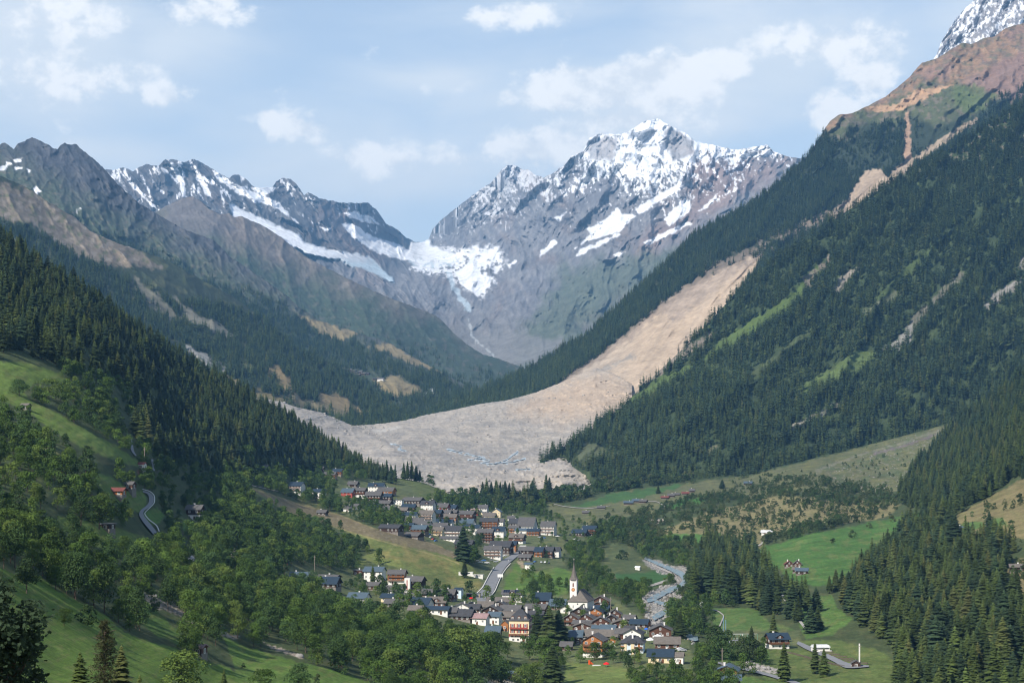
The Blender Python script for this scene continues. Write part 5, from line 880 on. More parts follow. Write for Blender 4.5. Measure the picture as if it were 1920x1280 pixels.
def gable_box(b, x0, x1, y0, y1, z0, z1, rise, axis):
    i = len(b[0]); box(b, x0, x1, y0, y1, z0, z1); j = len(b[0])
    if axis == 'x':
        ym = (y0+y1)/2; b[0].extend([(x0, ym, z1+rise), (x1, ym, z1+rise)]); b[1].extend([(i+4, i+5, j+1, j), (i+6, i+7, j, j+1), (i+7, i+4, j), (i+5, i+6, j+1)])
    else:
        xm = (x0+x1)/2; b[0].extend([(xm, y0, z1+rise), (xm, y1, z1+rise)]); b[1].extend([(i+4, j, j+1, i+7), (i+5, i+6, j+1, j), (i+4, i+5, j), (i+6, i+7, j+1)])
def roof_geo(x0, x1, y0, y1, z, rise, axis, ov=.9, th=.28, hip=0):
    """two pitched slabs with thickness and overhang"""
    b = ([], [])
    if axis == 'x': L0, L1, W0, W1 = x0-ov, x1+ov, y0, y1
    else: L0, L1, W0, W1 = y0-ov, y1+ov, x0, x1
    wm = (W0+W1)/2; half = (W1-W0)/2; k = rise/half; e = ov*k
    for s in (-1, 1):
        we = wm+s*(half+ov); ze = z-e; zr = z+rise; i = len(b[0]); h0 = hip
        pts = [(L0, we, ze), (L1, we, ze), (L1-h0, wm, zr), (L0+h0, wm, zr)]; pts = pts+[(a, w_, q+th) for a, w_, q in pts]
        b[0].extend([(a, w_, q) if axis == 'x' else (w_, a, q) for a, w_, q in pts])
        f = [(3, 2, 1, 0), (4, 5, 6, 7), (0, 1, 5, 4), (1, 2, 6, 5), (2, 3, 7, 6), (3, 0, 4, 7)]; b[1].extend([tuple(i+q for q in x) for x in f])
    if hip:
        for Lh, s in ((L0, 1), (L1, -1)):
            i = len(b[0]); pts = [(Lh, wm-half-ov, z-e), (Lh, wm+half+ov, z-e), (Lh+s*hip, wm, z+rise)]; pts = pts+[(a, w_, q+th+.003) for a, w_, q in pts]
            b[0].extend([(a, w_, q) if axis == 'x' else (w_, a, q) for a, w_, q in pts]); b[1].extend([(i, i+1, i+2), (i+3, i+5, i+4), (i, i+3, i+4, i+1)])
    return b
_hn = 0
def house(u, vb, wpx, hw, hr, ty, rc, wc, note, base=None, yaw=None, balc=None, chim=1, solar=False, sheet=None, dmin=6, kind='house', hip=0, dormer=False, extra=None):
    global _hn; _hn += 1; r = random.Random(_hn*7+3)
    sh = sheet or gr; p = sh.pt(u, vb); d = p.y; s = d/F; W = wpx*s*.98; H = max(2.0, hw*s); rise = max(.8, hr*s*(.72 if ty == 'E' else .95))
    D = min(15, max(dmin, W*(.72 if ty == 'E' else 1.15))); D = max(D, 2*rise/.62 if ty == 'E' else D)
    if rc == 'k' or hr <= 2: D = min(D, 9)
    yaw = math.radians(yaw if yaw is not None else (r.uniform(-20, -8) if ty == 'E' else r.uniform(-14, -4))); nm = {'house': 'house', 'barn': 'barn', 'hut': 'hut'}[kind]
    e = obj(nm, None); e.rotation_euler = (0, 0, yaw); c, s_ = math.cos(yaw), math.sin(yaw); e.location = (p.x+s_*(-D/2), p.y+c*D/2, p.z)
    flat = rc == 'k'; rise = .5 if flat else rise
    label = f'{WALL[wc][1]}{" and white" if base else ""} {nm} with {ROOF[rc][1]} roof, {note}'
    if len(label.replace(',', ' ').split()) > 16: label = f'{WALL[wc][1]} {nm}, {ROOF[rc][1]} roof, {note}'
    if len(label.replace(',', ' ').split()) > 16: label = f'{ROOF[rc][1]} roofed {nm} {note}'
    tag(e, label, nm, {'house': 'houses of the village', 'barn': 'timber barns', 'hut': 'small huts'}[kind] if not extra else extra)
    x0, x1, y0, y1 = -W/2, W/2, -D/2, D/2; ax = 'x' if ty == 'E' else 'y'; hb = min(H*.45, 2.7) if base else (.5 if wc in 'DRO' else 0)
    if hb: b = ([], []); box(b, x0-.04, x1+.04, y0-.04, y1+.04, -4, hb); mk('plinth', b, WALL[base or 'W'][0] if base else M_STONE, e)
    b = ([], []); gable_box(b, x0, x1, y0, y1, hb if hb else -4, H, rise-.02, ax) if not flat else box(b, x0, x1, y0, y1, hb if hb else -4, H); mk('wall', b, WALL[wc][0], e)
    if flat: b = ([], []); box(b, x0-.5, x1+.5, y0-.5, y1+.5, H, H+.35); ro = mk('roof', b, ROOF[rc][0], e)
    else: ro = mk('roof', roof_geo(x0, x1, y0, y1, H+.02, rise, ax, .9 if W > 5 else .4, .28, hip), ROOF[rc][0], e)
    if chim and W > 6:
        cx, cy = (r.uniform(-.3, .3)*W, .1*D) if ax == 'x' else (r.choice((-.18, .18))*W, r.uniform(-.1, .2)*D); b = ([], []); zt = H+rise+.9; box(b, cx-.4, cx+.4, cy-.4, cy+.4, H+.3*rise, zt); box(b, cx-.5, cx+.5, cy-.5, cy+.5, zt+.002, zt+.15); mk('chimney', b, M_CHIM, ro)
    if solar:
        k = rise/(D/2); sg = [-1]; 
        for q in (-.30, .26):
            for j in range(2):
                for i in range(3):
                    xx = q*W+(i-1)*W*.11; yy = -D*(.12+.17*j); b = ([], []); zz = lambda y: H+.02+rise+y*k+.28
                    hx, hy = W*.05, D*.075; b[0].extend([(xx-hx, yy-hy, zz(yy-hy)+.06), (xx+hx, yy-hy, zz(yy-hy)+.06), (xx+hx, yy+hy, zz(yy+hy)+.06), (xx-hx, yy+hy, zz(yy+hy)+.06), (xx-hx, yy-hy, zz(yy-hy)+.12), (xx+hx, yy-hy, zz(yy-hy)+.12), (xx+hx, yy+hy, zz(yy+hy)+.12), (xx-hx, yy+hy, zz(yy+hy)+.12)]); b[1].extend([(4,5,6,7),(0,1,5,4),(1,2,6,5),(2,3,7,6),(3,0,4,7)]); mk('solar_panel', b, M_SOLAR, ro)
    if dormer:
        b = ([], []); gable_box(b, -1.7, 1.7, -D/2-.06, -.5, H-.6, H+rise*.45, 1.0, 'y'); mk('dormer', b, WALL[wc if wc != 'W' else 'R'][0], ro); g = roof_geo(-1.7, 1.7, -D/2-.06, -.5, H+rise*.45+.02, 1.0, 'y', .5, .2); mk('dormer_roof', g, ROOF[rc][0], ro); obj('window', WINS, ro, (0, -D/2-.08, H-.2+.3))
    fl = max(1, int(round(H/2.9))); fh = H/fl; nx = max(1, int(W/(3.0 if W < 20 else 3.4)))
    bl = balc if balc is not None else (wc in 'RO' and fl >= 2 and W > 7)
    if W*F/d > 9 and hw >= 5:
        for k in range(fl):
            z = k*fh+(fh-1.35)/2+.1
            for i in range(nx):
                if r.random() < .1: continue
                obj('window', WIN, e, (x0+(i+.5)*W/nx+r.uniform(-.15, .15), y0-.05, z))
            ny = max(1, int(D/4))
            for i in range(ny):
                if r.random() < .25: continue
                obj('window', WIN, e, (x1+.05, y0+(i+.5)*D/ny, z), (0, 0, math.pi/2))
                if u > 1150: obj('window', WIN, e, (x0-.05, y0+(i+.5)*D/ny, z), (0, 0, -math.pi/2))
        if ty == 'G' and rise > 1.8: obj('window', WINS, e, (0, y0-.05, H+.1))
        if bl:
            for k in range(1, fl):
                z = k*fh; bb = ([], []); box(bb, x0+.2, x1-.2, y0-1.25, y0-.002, z-.12, z); box(bb, x0+.2, x1-.2, y0-1.25, y0-1.17, z+.25, z+1.0)
                for i in range(nx+1): q = x0+.25+i*(W-.5)/nx; box(bb, q-.06, q+.06, y0-1.26, y0-1.16, z, z+1.06)
                mk('balcony', bb, M_RAIL if wc not in 'W' or r.random() < .6 else M_FRAME, e)
        b = ([], []); dx = r.uniform(-.3, .3)*W; box(b, dx-.55, dx+.55, y0-.09, y0+.02, 0, 2.05); mk('door', b, M_RAIL if wc in 'WCB' else WALL['D'][0], e)
    return e
H_ = [ # near village, back to front
 (671,1080,18,11,9,'E','k','R','at the far left end, left of the tall white house'),(699,1092,36,22,10,'E','b','W','the tall plain one behind the spruce'),(742,1095,32,20,9,'E','g','O','under the meadow, right of the tall white house',dict(base='W',balc=True)),
 (775,1110,32,22,10,'E','g','D','with a white stair tower, under the meadow',dict(balc=True,base='W')),(606,1102,50,9,15,'E','n','D','broad and half hidden in the left wood'),(612,1088,38,4,6,'E','g','D','directly behind the broad navy roof in the wood',dict(chim=1)),(558,1095,33,11,15,'E','b','O','leftmost of the near village, among trees'),
 (693,1106,31,9,8,'E','g','R','low, in front of the tall white house'),(737,1114,32,8,11,'E','g','D','in front of the orange chalet'),(668,1128,36,8,12,'E','b','W','with a roof window, at the wood edge left'),(728,1128,30,9,8,'E','n','C','left of the orange low house row'),(763,1128,33,10,8,'E','g','O','low, below the house with the white tower'),
 (793,1118,32,6,10,'E','g','R','first behind the navy roofed white house'),(739,1138,38,8,9,'E','g','D','half hidden by the wood, left end of front row'),(785,1139,35,7,15,'E','n','W','with a big smooth roof, left of the dormered brown house'),(818,1138,34,10,12,'E','w','R','with a small front dormer',dict(dormer=True)),
 (834,1124,34,11,11,'E','g','R','large, beside the pale blue house'),(858,1121,14,16,4,'E','n','B','narrow, left of the red parasol'),(778,1153,25,11,9,'E','w','D','small barn like one at the wood edge'),(812,1151,56,9,6,'E','n','W','long and low above the wood'),(833,1155,44,9,9,'E','g','D','behind the wood, under the long low white house'),(865,1147,28,10,7,'G','g','W','with a wide chimney, behind the dark twin roofs',dict(yaw=-3)),
 (862,1163,42,10,14,'E','d','D','broad front row house at the wood edge'),(886,1148,23,8,10,'E','d','R','small, right of the white gable'),(909,1143,28,7,11,'E','w','D','below the bend of the road'),(935,1134,46,7,9,'E','w','D','long flat looking roof, below the solar house'),(934,1142,26,8,8,'G','g','D','small gable under the long brownish roof'),(919,1155,34,11,9,'G','g','D','gable behind the reddish roofed white house'),
 (898,1171,28,14,9,'E','m','W','with a glazed veranda, left of the hotel'),(925,1169,22,15,9,'E','b','W','narrow, between the glazed house and the hotel'),(923,1191,26,8,12,'E','b','D','in front, lower left of the hotel'),(946,1183,14,14,6,'G','w','O','tiny, touching the hotel on its left'),(955,1152,38,9,11,'E','g','R','behind the hotel, upper one'),(952,1163,36,8,11,'E','w','R','behind the hotel, lower one'),
 (960,1128,38,15,9,'E','g','W','alone above the village with solar panels',dict(solar=True,dormer=True,yaw=-8)),(1015,1135,32,11,17,'E','n','R','standing alone on the slope left of the church',dict(yaw=-6)),(1046,1143,36,8,15,'E','b','R','just left of the church tower'),(1002,1148,40,8,10,'E','g','R','in the middle, below the lone navy roofed house'),(999,1171,30,10,20,'E','d','R','tall roof with a dormer, right of the hotel',dict(dormer=True)),
 (1058,1149,15,8,5,'G','g','W','tiny gable at the foot of the church'),(1125,1137,32,11,9,'G','w','R','big gable right behind the church'),(1120,1139,22,6,5,'G','w','R','small gable in front of the big gable behind the church'),(1125,1150,30,9,8,'E','n','D','dark blue roofed, right of the nave'),(1152,1159,24,9,8,'G','g','R','right end of the old core, below the wood'),(1146,1165,20,7,6,'G','g','D','small gable in the right part of the old core'),(1135,1158,14,5,6,'E','g','D','tiny between the orange gable and the right gables'),
 (1085,1161,34,13,10,'G','g','D','big dark gable right in front of the nave'),(1115,1161,27,15,7,'G','n','O','with a bright orange gable near the nave',dict(balc=True)),(1070,1173,26,15,8,'G','w','R','gable at the right of the three dark spruces'),(1097,1169,28,11,8,'G','g','R','gable two rows below the nave, middle'),(1126,1177,32,12,9,'G','g','R','large gable in the middle of the old core'),(1178,1165,20,5,8,'E','g','D','with a tall chimney, far right row'),
 (1092,1175,38,5,7,'E','g','D','long ridge behind the wide low gable'),(1092,1182,38,8,7,'G','w','R','wide low gable in the old core'),(1163,1177,32,9,6,'G','w','R','low gable with pale verge, right half'),(1197,1177,32,9,9,'E','n','R','with a shiny roof, right end by the river wood'),(1214,1175,10,10,6,'E','g','O','slim one at the right end of the shiny roof'),(1078,1208,24,16,13,'E','b','D','blue roof right of the spruces, front part'),
 (1108,1199,40,8,14,'E','w','D','large brownish roof with a white roof box',dict(chim=1)),(1143,1201,28,10,13,'E','w','R','joined right of the large brownish roof'),(1139,1185,26,5,9,'E','b','D','small blue roof in the middle'),(1117,1184,17,4,6,'E','b','D','little blue roof left of the middle'),(1165,1199,23,13,10,'E','g','R','narrow brown front, left of the white gable'),(1180,1187,20,5,9,'E','d','D','slate roof behind the white gable'),
 (1185,1199,34,12,9,'G','d','W','white gable behind the hipped modern house',dict(balc=True)),(1111,1232,38,32,11,'G','g','O','tall with four balcony floors, front row',dict(base='W',balc=True,yaw=-16)),(1148,1211,12,13,5,'G','w','O','small, right of the tall balcony chalet',dict(base='W')),(1238,1195,42,14,10,'G','g','R','broad gable at the right rim, by the river path',dict(balc=True)),(1251,1217,46,12,14,'E','w','R','long, at the right rim with a white terrace',dict(balc=True,yaw=-6)),
 (1238,1243,46,14,15,'E','n','C','big roof, frontmost right house',dict(yaw=-8)),(1272,1244,18,13,10,'E','w','W','annex right of the frontmost cream house'),(1032,1204,42,6,14,'E','b','W','wide pale blue roof left of the spruces, front'),(1019,1208,38,7,12,'E','g','C','slate roof in front of the wide blue roof'),(1034,1215,32,6,9,'E','g','D','low, under the slate roof in the front row'),(1061,1219,20,9,9,'E','g','R','front row, left of the tall balcony chalet'),
 # far village
 (553,924,24,14,9,'E','n','W','alone above the left wood, upper left of the far village',dict(balc=True)),(596,934,22,13,6,'E','n','W','on the small yellow bank, left of the far village'),(487,885,26,7,9,'E','g','D','leftmost at the spruce forest edge'),(600,885,10,7,5,'E','g','R','tiny, top left of the upper trio'),(617,897,22,8,6,'E','g','O','lower one of the upper trio by the forest'),(631,891,19,8,6,'E','n','O','right one of the upper trio by the forest'),
 (660,913,18,6,7,'E','g','D','small, above the pink gable'),(650,931,22,9,9,'E','b','P','with a pink red gable'),(671,932,26,13,7,'E','g','R','right of the pink red one',dict(base='W',balc=True)),(704,923,29,12,8,'E','n','W','uppermost of the far village',dict(dormer=True)),(721,927,31,7,9,'E','g','O','broad roof before the uppermost white one'),(699,941,29,13,9,'E','g','D','large dark chalet at the upper left',dict(balc=True)),(724,943,18,13,7,'E','n','D','dark, right of the large dark chalet',dict(balc=True)),
 (745,946,18,9,2,'E','k','W','cube with a framed front, upper left'),(718,949,26,6,7,'E','g','D','low below the large dark chalet'),(770,945,37,7,8,'E','g','D','wide, at the foot of the green mound'),(765,961,25,11,7,'E','n','R','with stone base, below the wide roof',dict(base='W')),(700,957,17,8,6,'E','n','R','half hidden in trees, left'),(726,961,29,7,8,'E','g','D','behind the trees, middle left'),(751,963,23,7,7,'E','w','R','small, left of the stone based one'),(704,963,15,5,5,'E','g','D','lowest left among trees'),
 (766,972,27,7,7,'E','n','W','low long, under the small brown one'),(650,959,14,7,6,'E','g','W','nearly hidden in the left trees'),(666,955,10,7,5,'E','g','W','sliver of roof in the left trees'),(728,998,40,9,8,'E','d','D','with white posts at the meadow rim'),(770,1008,32,4,8,'E','g','D','sloping long roof at the meadow rim',dict(yaw=-30,chim=0)),(602,965,17,5,6,'E','g','D','small hut like one behind the brown bank'),
 (775,983,34,6,9,'E','g','D','slate, third row left'),(789,989,32,7,9,'E','g','W','wide slate roof, centre left'),(767,994,15,10,5,'E','n','R','small navy roof at the left edge'),(784,1001,28,10,9,'E','b','R','with bluish roof near the parked cars'),(800,956,24,11,9,'E','d','W','at the mound foot with a dormer',dict(dormer=True)),(810,953,12,10,7,'G','g','D','dark gable touching the dormered one'),(826,956,25,6,9,'E','g','P','with red boarded front'),(846,958,16,6,8,'E','n','D','right of the red boarded one'),
 (797,977,28,14,9,'E','w','W','tall white with brown attic, centre',dict(balc=True)),(818,973,16,12,8,'E','n','D','narrow, right of the tall white one',dict(balc=True)),(836,970,16,9,7,'E','g','D','two right of the tall white one'),(849,967,13,7,6,'E','g','D','small before the trees, centre'),(869,975,36,12,8,'E','g','R','long with balconies, upper centre',dict(balc=True)),(889,964,13,6,6,'E','m','P','small with pinkish roof'),(903,962,20,10,8,'E','g','W','white at the far right top'),
 (910,967,18,7,2,'E','k','C','flat cream block at the top right'),(930,969,17,10,6,'G','b','C','cream gable with arched blue roof'),(916,973,23,6,8,'E','w','C','brownish roof above the yellow balconied one'),(841,976,28,7,8,'E','w','O','low orange, centre'),(832,984,31,5,8,'E','n','W','long navy roof, centre'),(873,985,25,5,10,'E','b','W','light blue roof, centre right'),(880,997,34,8,8,'E','n','W','navy roof with dormer, centre right',dict(dormer=True)),
 (820,993,35,7,8,'E','g','W','slate roof left of the big dark roof'),(818,1004,23,11,7,'E','w','C','cream with balconies, beside the parked cars',dict(balc=True)),(845,1006,37,12,11,'E','d','W','large with dark balconies, centre',dict(balc=True)),(842,1014,36,5,5,'E','g','W','low grey roof under the large dark one'),(916,992,33,15,9,'E','d','O','yellow orange with three balcony rows',dict(balc=True,yaw=-8)),(909,1017,29,20,8,'E','g','R','tall with five brown balconies',dict(balc=True,yaw=-10)),
 (933,1007,23,12,11,'E','n','W','black fronted with dormer, right of centre',dict(dormer=True)),(936,985,15,8,7,'E','g','W','small white, right of the yellow orange one'),(868,1032,33,13,9,'E','d','D','behind the big bluish spruce'),(936,1038,40,14,13,'E','d','D','rear wing of the roadside block',dict(balc=False)),(923,1047,32,17,9,'E','g','W','front wing of the roadside block with brown balconies',dict(balc=True,yaw=-10)),(960,1035,14,15,8,'E','n','O','slim orange, right of the roadside block'),
 (967,1019,28,12,9,'E','w','R','with round dormer, above the slim orange one',dict(base='W',dormer=True,balc=True)),(962,999,20,10,6,'E','g','O','orange, left below the steep community roof'),(962,986,17,6,11,'E','d','D','dark, left of the steep community roof'),(958,976,13,5,6,'E','g','W','little one left above the steep community roof'),(985,993,30,7,22,'E','g','W','community hall with a very large steep roof',dict(chim=0,yaw=-10)),(980,1001,32,7,5,'E','b','W','low blue roof under the community hall'),
 (999,1004,23,9,6,'E','n','O','low orange, right under the community hall'),(1026,1003,26,17,12,'E','g','W','tall right hand hotel with balconies',dict(balc=True,yaw=-12)),(1085,1005,27,7,8,'E','n','D','with solar roof at the right end of the far village'),(1104,1004,26,13,8,'E','n','R','rightmost of the far village',dict(balc=True)),(1009,1044,15,11,10,'E','n','O','left third of the three part row by the car park'),(1026,1045,20,13,10,'E','d','R','middle of the three part row by the car park',dict(balc=True)),
 (1042,1044,12,12,9,'E','d','W','right third of the three part row by the car park'),(986,1039,28,8,9,'E','g','D','at the end of the road, upper one'),(983,1051,23,7,7,'E','g','D','at the end of the road, lower one'),(990,1068,13,11,3,'E','b','W','container like, at the left end of the car park',dict(chim=0)),
 # single ones
 (362,974,28,20,10,'E','g','D','alone in the left wood above the road bend',dict(base='W')),(430,1041,22,7,8,'E','g','O','small in the left wood, white chimney'),(526,1061,16,7,7,'E','g','O','upper edge of the front wood'),(1462,1216,38,19,13,'E','n','R','farmhouse on the lower right meadow',dict(base='W',dormer=True,yaw=12))]
for h in H_: house(*h[:9], **(h[9] if len(h) > 9 else {}))
B_ = [(216,929,28,10,6,'E','r','O','on the left slope over the road',dict(chim=0)),(239,916,20,7,7,'E','g','R','behind the red roofed one on the left slope'),(45,768,14,6,5,'E','w','D','small, on the upper left meadow'),(197,993,21,9,4,'E','k','D','under the big yellowish tree'),(370,1228,18,9,7,'E','m','R','broken down, at the bottom meadow edge'),(1413,1222,17,8,5,'E','g','R','by the dark spruce near the farmhouse',dict(base='W')),(1605,1251,17,5,5,'G','g','D','at the end of the campsite road'),
 (1363,1268,38,12,9,'G','b','O','with grey metal gable at the bottom lane'),(1371,1284,34,11,10,'E','b','R','frontmost at the bottom lane',dict(balc=True,yaw=-4)),(1480,1063,17,6,6,'G','r','R','leftmost on the green meadow'),(1495,1063,15,7,6,'G','w','R','middle back one on the green meadow'),(1503,1077,22,8,6,'E','b','D','front right one on the green meadow'),(1493,1073,14,6,5,'E','w','D','front left one on the green meadow'),(1798,994,16,5,4,'E','b','D','on the dry slope at the far right'),(1908,1071,26,9,6,'E','w','D','at the right picture edge'),(1437,1002,19,5,4,'E','W','W','at the upper rim of the green meadow'),
 (1178,946,17,4,4,'E','b','D','leftmost of the upper barn cluster'),(1192,942,14,4,4,'E','b','D','second of the upper barn cluster'),(1205,943,13,4,4,'E','g','D','rightmost of the upper barn cluster'),(1127,954,14,3,4,'E','g','D','beside the white path'),(1246,935,14,3,3,'E','r','D','lowest of the rising barn row'),(1258,932,12,4,4,'E','g','D','second of the rising barn row'),(1268,929,12,3,3,'E','g','D','third of the rising barn row'),(1285,927,13,3,3,'E','r','D','fourth of the rising barn row'),(1297,923,9,4,4,'E','g','D','uppermost of the rising barn row'),(1402,909,15,4,4,'E','b','D','alone high on the pale slope'),(1098,963,13,3,4,'E','g','D','under the white path in the dull meadow')]
for h in B_: house(*h[:9], **{**(h[9] if len(h) > 9 else {}), 'kind': 'barn', 'dmin': 4})
for i, (u, v, k) in enumerate([(642,694,'g'),(649,696,'d'),(656,696,'g'),(663,698,'g'),(668,701,'d'),(675,700,'g'),(681,703,'g'),(688,703,'d'),(648,701,'g'),(658,703,'g'),(671,705,'g'),(713,713,'g'),(704,713,'d')]):
    house(u, v, 8 if i < 11 else 12, 3, 3, 'E', k, 'D' if i != 11 else 'W', ['at the left end of the far hamlet', 'second in the upper row of the far hamlet', 'third in the upper row of the far hamlet', 'fourth in the upper row of the far hamlet', 'fifth in the upper row of the far hamlet', 'sixth in the upper row of the far hamlet', 'seventh in the upper row of the far hamlet', 'at the right end of the far hamlet', 'lower left in the far hamlet', 'lower middle in the far hamlet', 'lower right in the far hamlet', 'alone right of the far hamlet on yellow grass', 'left neighbour of the lone one on yellow grass'][i], kind='hut', chim=0, sheet=dk, dmin=8, extra='houses of the far hamlet')
house(264, 879, 13, 9, 4, 'E', 'r', 'W', 'chapel like, where the mountain road bends', kind='hut', chim=0, dmin=3.5); house(956, 1273, 11, 11, 3, 'E', 'W', 'C', 'at the bottom left of the mown meadow', kind='hut', chim=0, dmin=3); house(1195, 1068, 9, 5, 2, 'E', 'W', 'W', 'above the striped crop field', kind='hut', chim=0, dmin=2.5); house(1302, 1141, 8, 5, 2, 'E', 'W', 'W', 'left of the white wayside chapel', kind='hut', chim=0, dmin=2.5); house(1316, 1139, 6, 8, 4, 'G', 'W', 'W', 'narrow wayside chapel by the river grove', kind='hut', chim=0, dmin=3)
# ---------------------------------------------------------------- church
def church():
    p = gr.pt(1083, 1150); e = obj('church', None, None, p, (0, 0, math.radians(-14))); tag(e, 'white church with slate roof and tall pointed spire', 'church'); s = p.y/F
    W = 37*s; D = 21.0; H = 23*s; x0 = -W/2; b = ([], []); box(b, x0, W/2, 0, D, -4, H); mk('nave_wall', b, WALL['W'][0], e)
    rise = 21*s; ov = .6; b = ([], []); z = H+.02; X0, X1, Y0, Y1 = x0-ov, W/2+ov, -ov, D+ov; hp = 6.0
    pts = [(X0, Y0, z), (X1, Y0, z), (X1, Y1, z), (X0, Y1, z), (0, hp, z+rise), (0, D-1, z+rise)]; b[0].extend(pts); b[0].extend([(x, y, q-.3) for x, y, q in pts[:4]]); b[1].extend([(0, 1, 4), (1, 2, 5, 4), (2, 3, 5), (3, 0, 4, 5), (0, 6, 7, 1), (1, 7, 8, 2), (2, 8, 9, 3), (3, 9, 6, 0), (9, 8, 7, 6)])
    ro = mk('nave_roof', b, ROOF['w'][0], e)
    for q in (.36, .68): # raised seams across the side slope
        b = ([], []); y = hp+(D-hp)*q; b[0].extend([(.15, y-.15, z+rise+.05), (.15, y+.15, z+rise+.05), (X1-.2, y+.15, z+.1), (X1-.2, y-.15, z+.1), (.15, y-.15, z+rise+.35), (.15, y+.15, z+rise+.35), (X1-.2, y+.15, z+.4), (X1-.2, y-.15, z+.4)]); b[1].extend([(4, 7, 6, 5), (0, 3, 7, 4), (1, 5, 6, 2), (3, 2, 6, 7)]); mk('roof_seam', b, ROOF['d'][0], ro)
    for x in (-W*.23, W*.27): obj('window', WINT, e, (x, -.05, H*.45))
    b = ([], []); n = 12; r0 = .45; b[0].extend([(r0*math.cos(i*6.283/n), -.06, H*.8+r0*math.sin(i*6.283/n)) for i in range(n)]); b[0].extend([(r0*math.cos(i*6.283/n), .02, H*.8+r0*math.sin(i*6.283/n)) for i in range(n)]); b[1].append(tuple(range(n))); b[1].extend([(i, i+n, (i+1) % n+n, (i+1) % n) for i in range(n)]); mk('round_window', b, M_GLASS, e)
    for y in (4, 9, 14): obj('window', WINT, e, (W/2+.05, y, H*.4), (0, 0, math.pi/2))
    tw = 13*s/2; tx = x0+2*s+tw; ty = tw+2.4; zt = (1150-1087)*s; b = ([], []); box(b, tx-tw, tx+tw, ty-tw, ty+tw, -4, zt); t = mk('tower', b, WALL['W'][0], e)
    b = ([], []); zs = (1150-1051)*s; prof = [(1.38, zt-.15), (1.34, zt+.1), (.95, zt+1.3), (.66, zt+3.2), (.42, zt+5.6), (.2, zt+8.4), (.0, zs)]; n = 8
    for (k, q) in prof[:-1]:
        for i in range(n): a = math.pi/8+i*math.pi/4; R = k*tw/math.cos(math.pi/8); b[0].append((tx+R*math.cos(a), ty+R*math.sin(a), q))
    b[0].append((tx, ty, zs)); m = len(prof)-1
    for j in range(m-1):
        for i in range(n): i2 = (i+1) % n; b[1].append((j*n+i, j*n+i2, (j+1)*n+i2, (j+1)*n+i))
    for i in range(n): b[1].append(((m-1)*n+i, (m-1)*n+(i+1) % n, m*n))
    b[1].append(tuple(range(n))[::-1]); sp = mk('spire', b, ROOF['w'][0], e); b = ([], []); box(b, tx-.05, tx+.05, ty-.05, ty+.05, zs-.1, zs+1.5); box(b, tx-.4, tx+.4, ty-.048, ty+.048, zs+.8, zs+.92); mk('cross', b, M_LINE, sp)
    def face(name, r0, z, m, off, n=24):
        b = ([], []); b[0].extend([(tx+r0*math.cos(i*6.283/n), ty-tw-off, z+r0*math.sin(i*6.283/n)) for i in range(n)]); b[0].extend([(tx+r0*math.cos(i*6.283/n), ty-tw+.01, z+r0*math.sin(i*6.283/n)) for i in range(n)]); b[1].append(tuple(range(n))); b[1].extend([(i, i+n, (i+1) % n+n, (i+1) % n) for i in range(n)]); return mk(name, b, m, t)
    zc = (1150-1105.5)*s; cl = face('clock_face', 1.0, zc, plain('clock_face_orange', (.50, .22, .08), .6), .08); face('clock_rim', 1.15, zc, plain('clock_rim_dark', (.08, .04, .03), .7), .05)
    b = ([], []); box(b, tx-.05, tx+.05, ty-tw-.13, ty-tw-.085, zc, zc+.8); box(b, tx, tx+.55, ty-tw-.14, ty-tw-.09, zc-.04, zc+.06); mk('clock_hands', b, plain('gilded_hands', (.75, .6, .3), .4), cl)
    for (z, h) in (((1150-1100)*s, 2.4), ((1150-1121)*s, 1.9)):
        b = ([], []); i0 = 0; nn = 8; w_ = .42; pts = [(tx-w_, z), (tx+w_, z)]+[(tx+w_*math.cos(k*math.pi/nn), z+h-w_+w_*math.sin(k*math.pi/nn)) for k in range(nn+1)]
        b[0].extend([(x, ty-tw-.05, q) for x, q in pts]); b[0].extend([(x, ty-tw+.01, q) for x, q in pts]); L = len(pts); b[1].append(tuple(range(L))); b[1].extend([(i, i+L, (i+1) % L+L, (i+1) % L) for i in range(L)]); mk('louvred_opening', b, plain('louvre_wood', (.16, .07, .05), .8), t)
church()
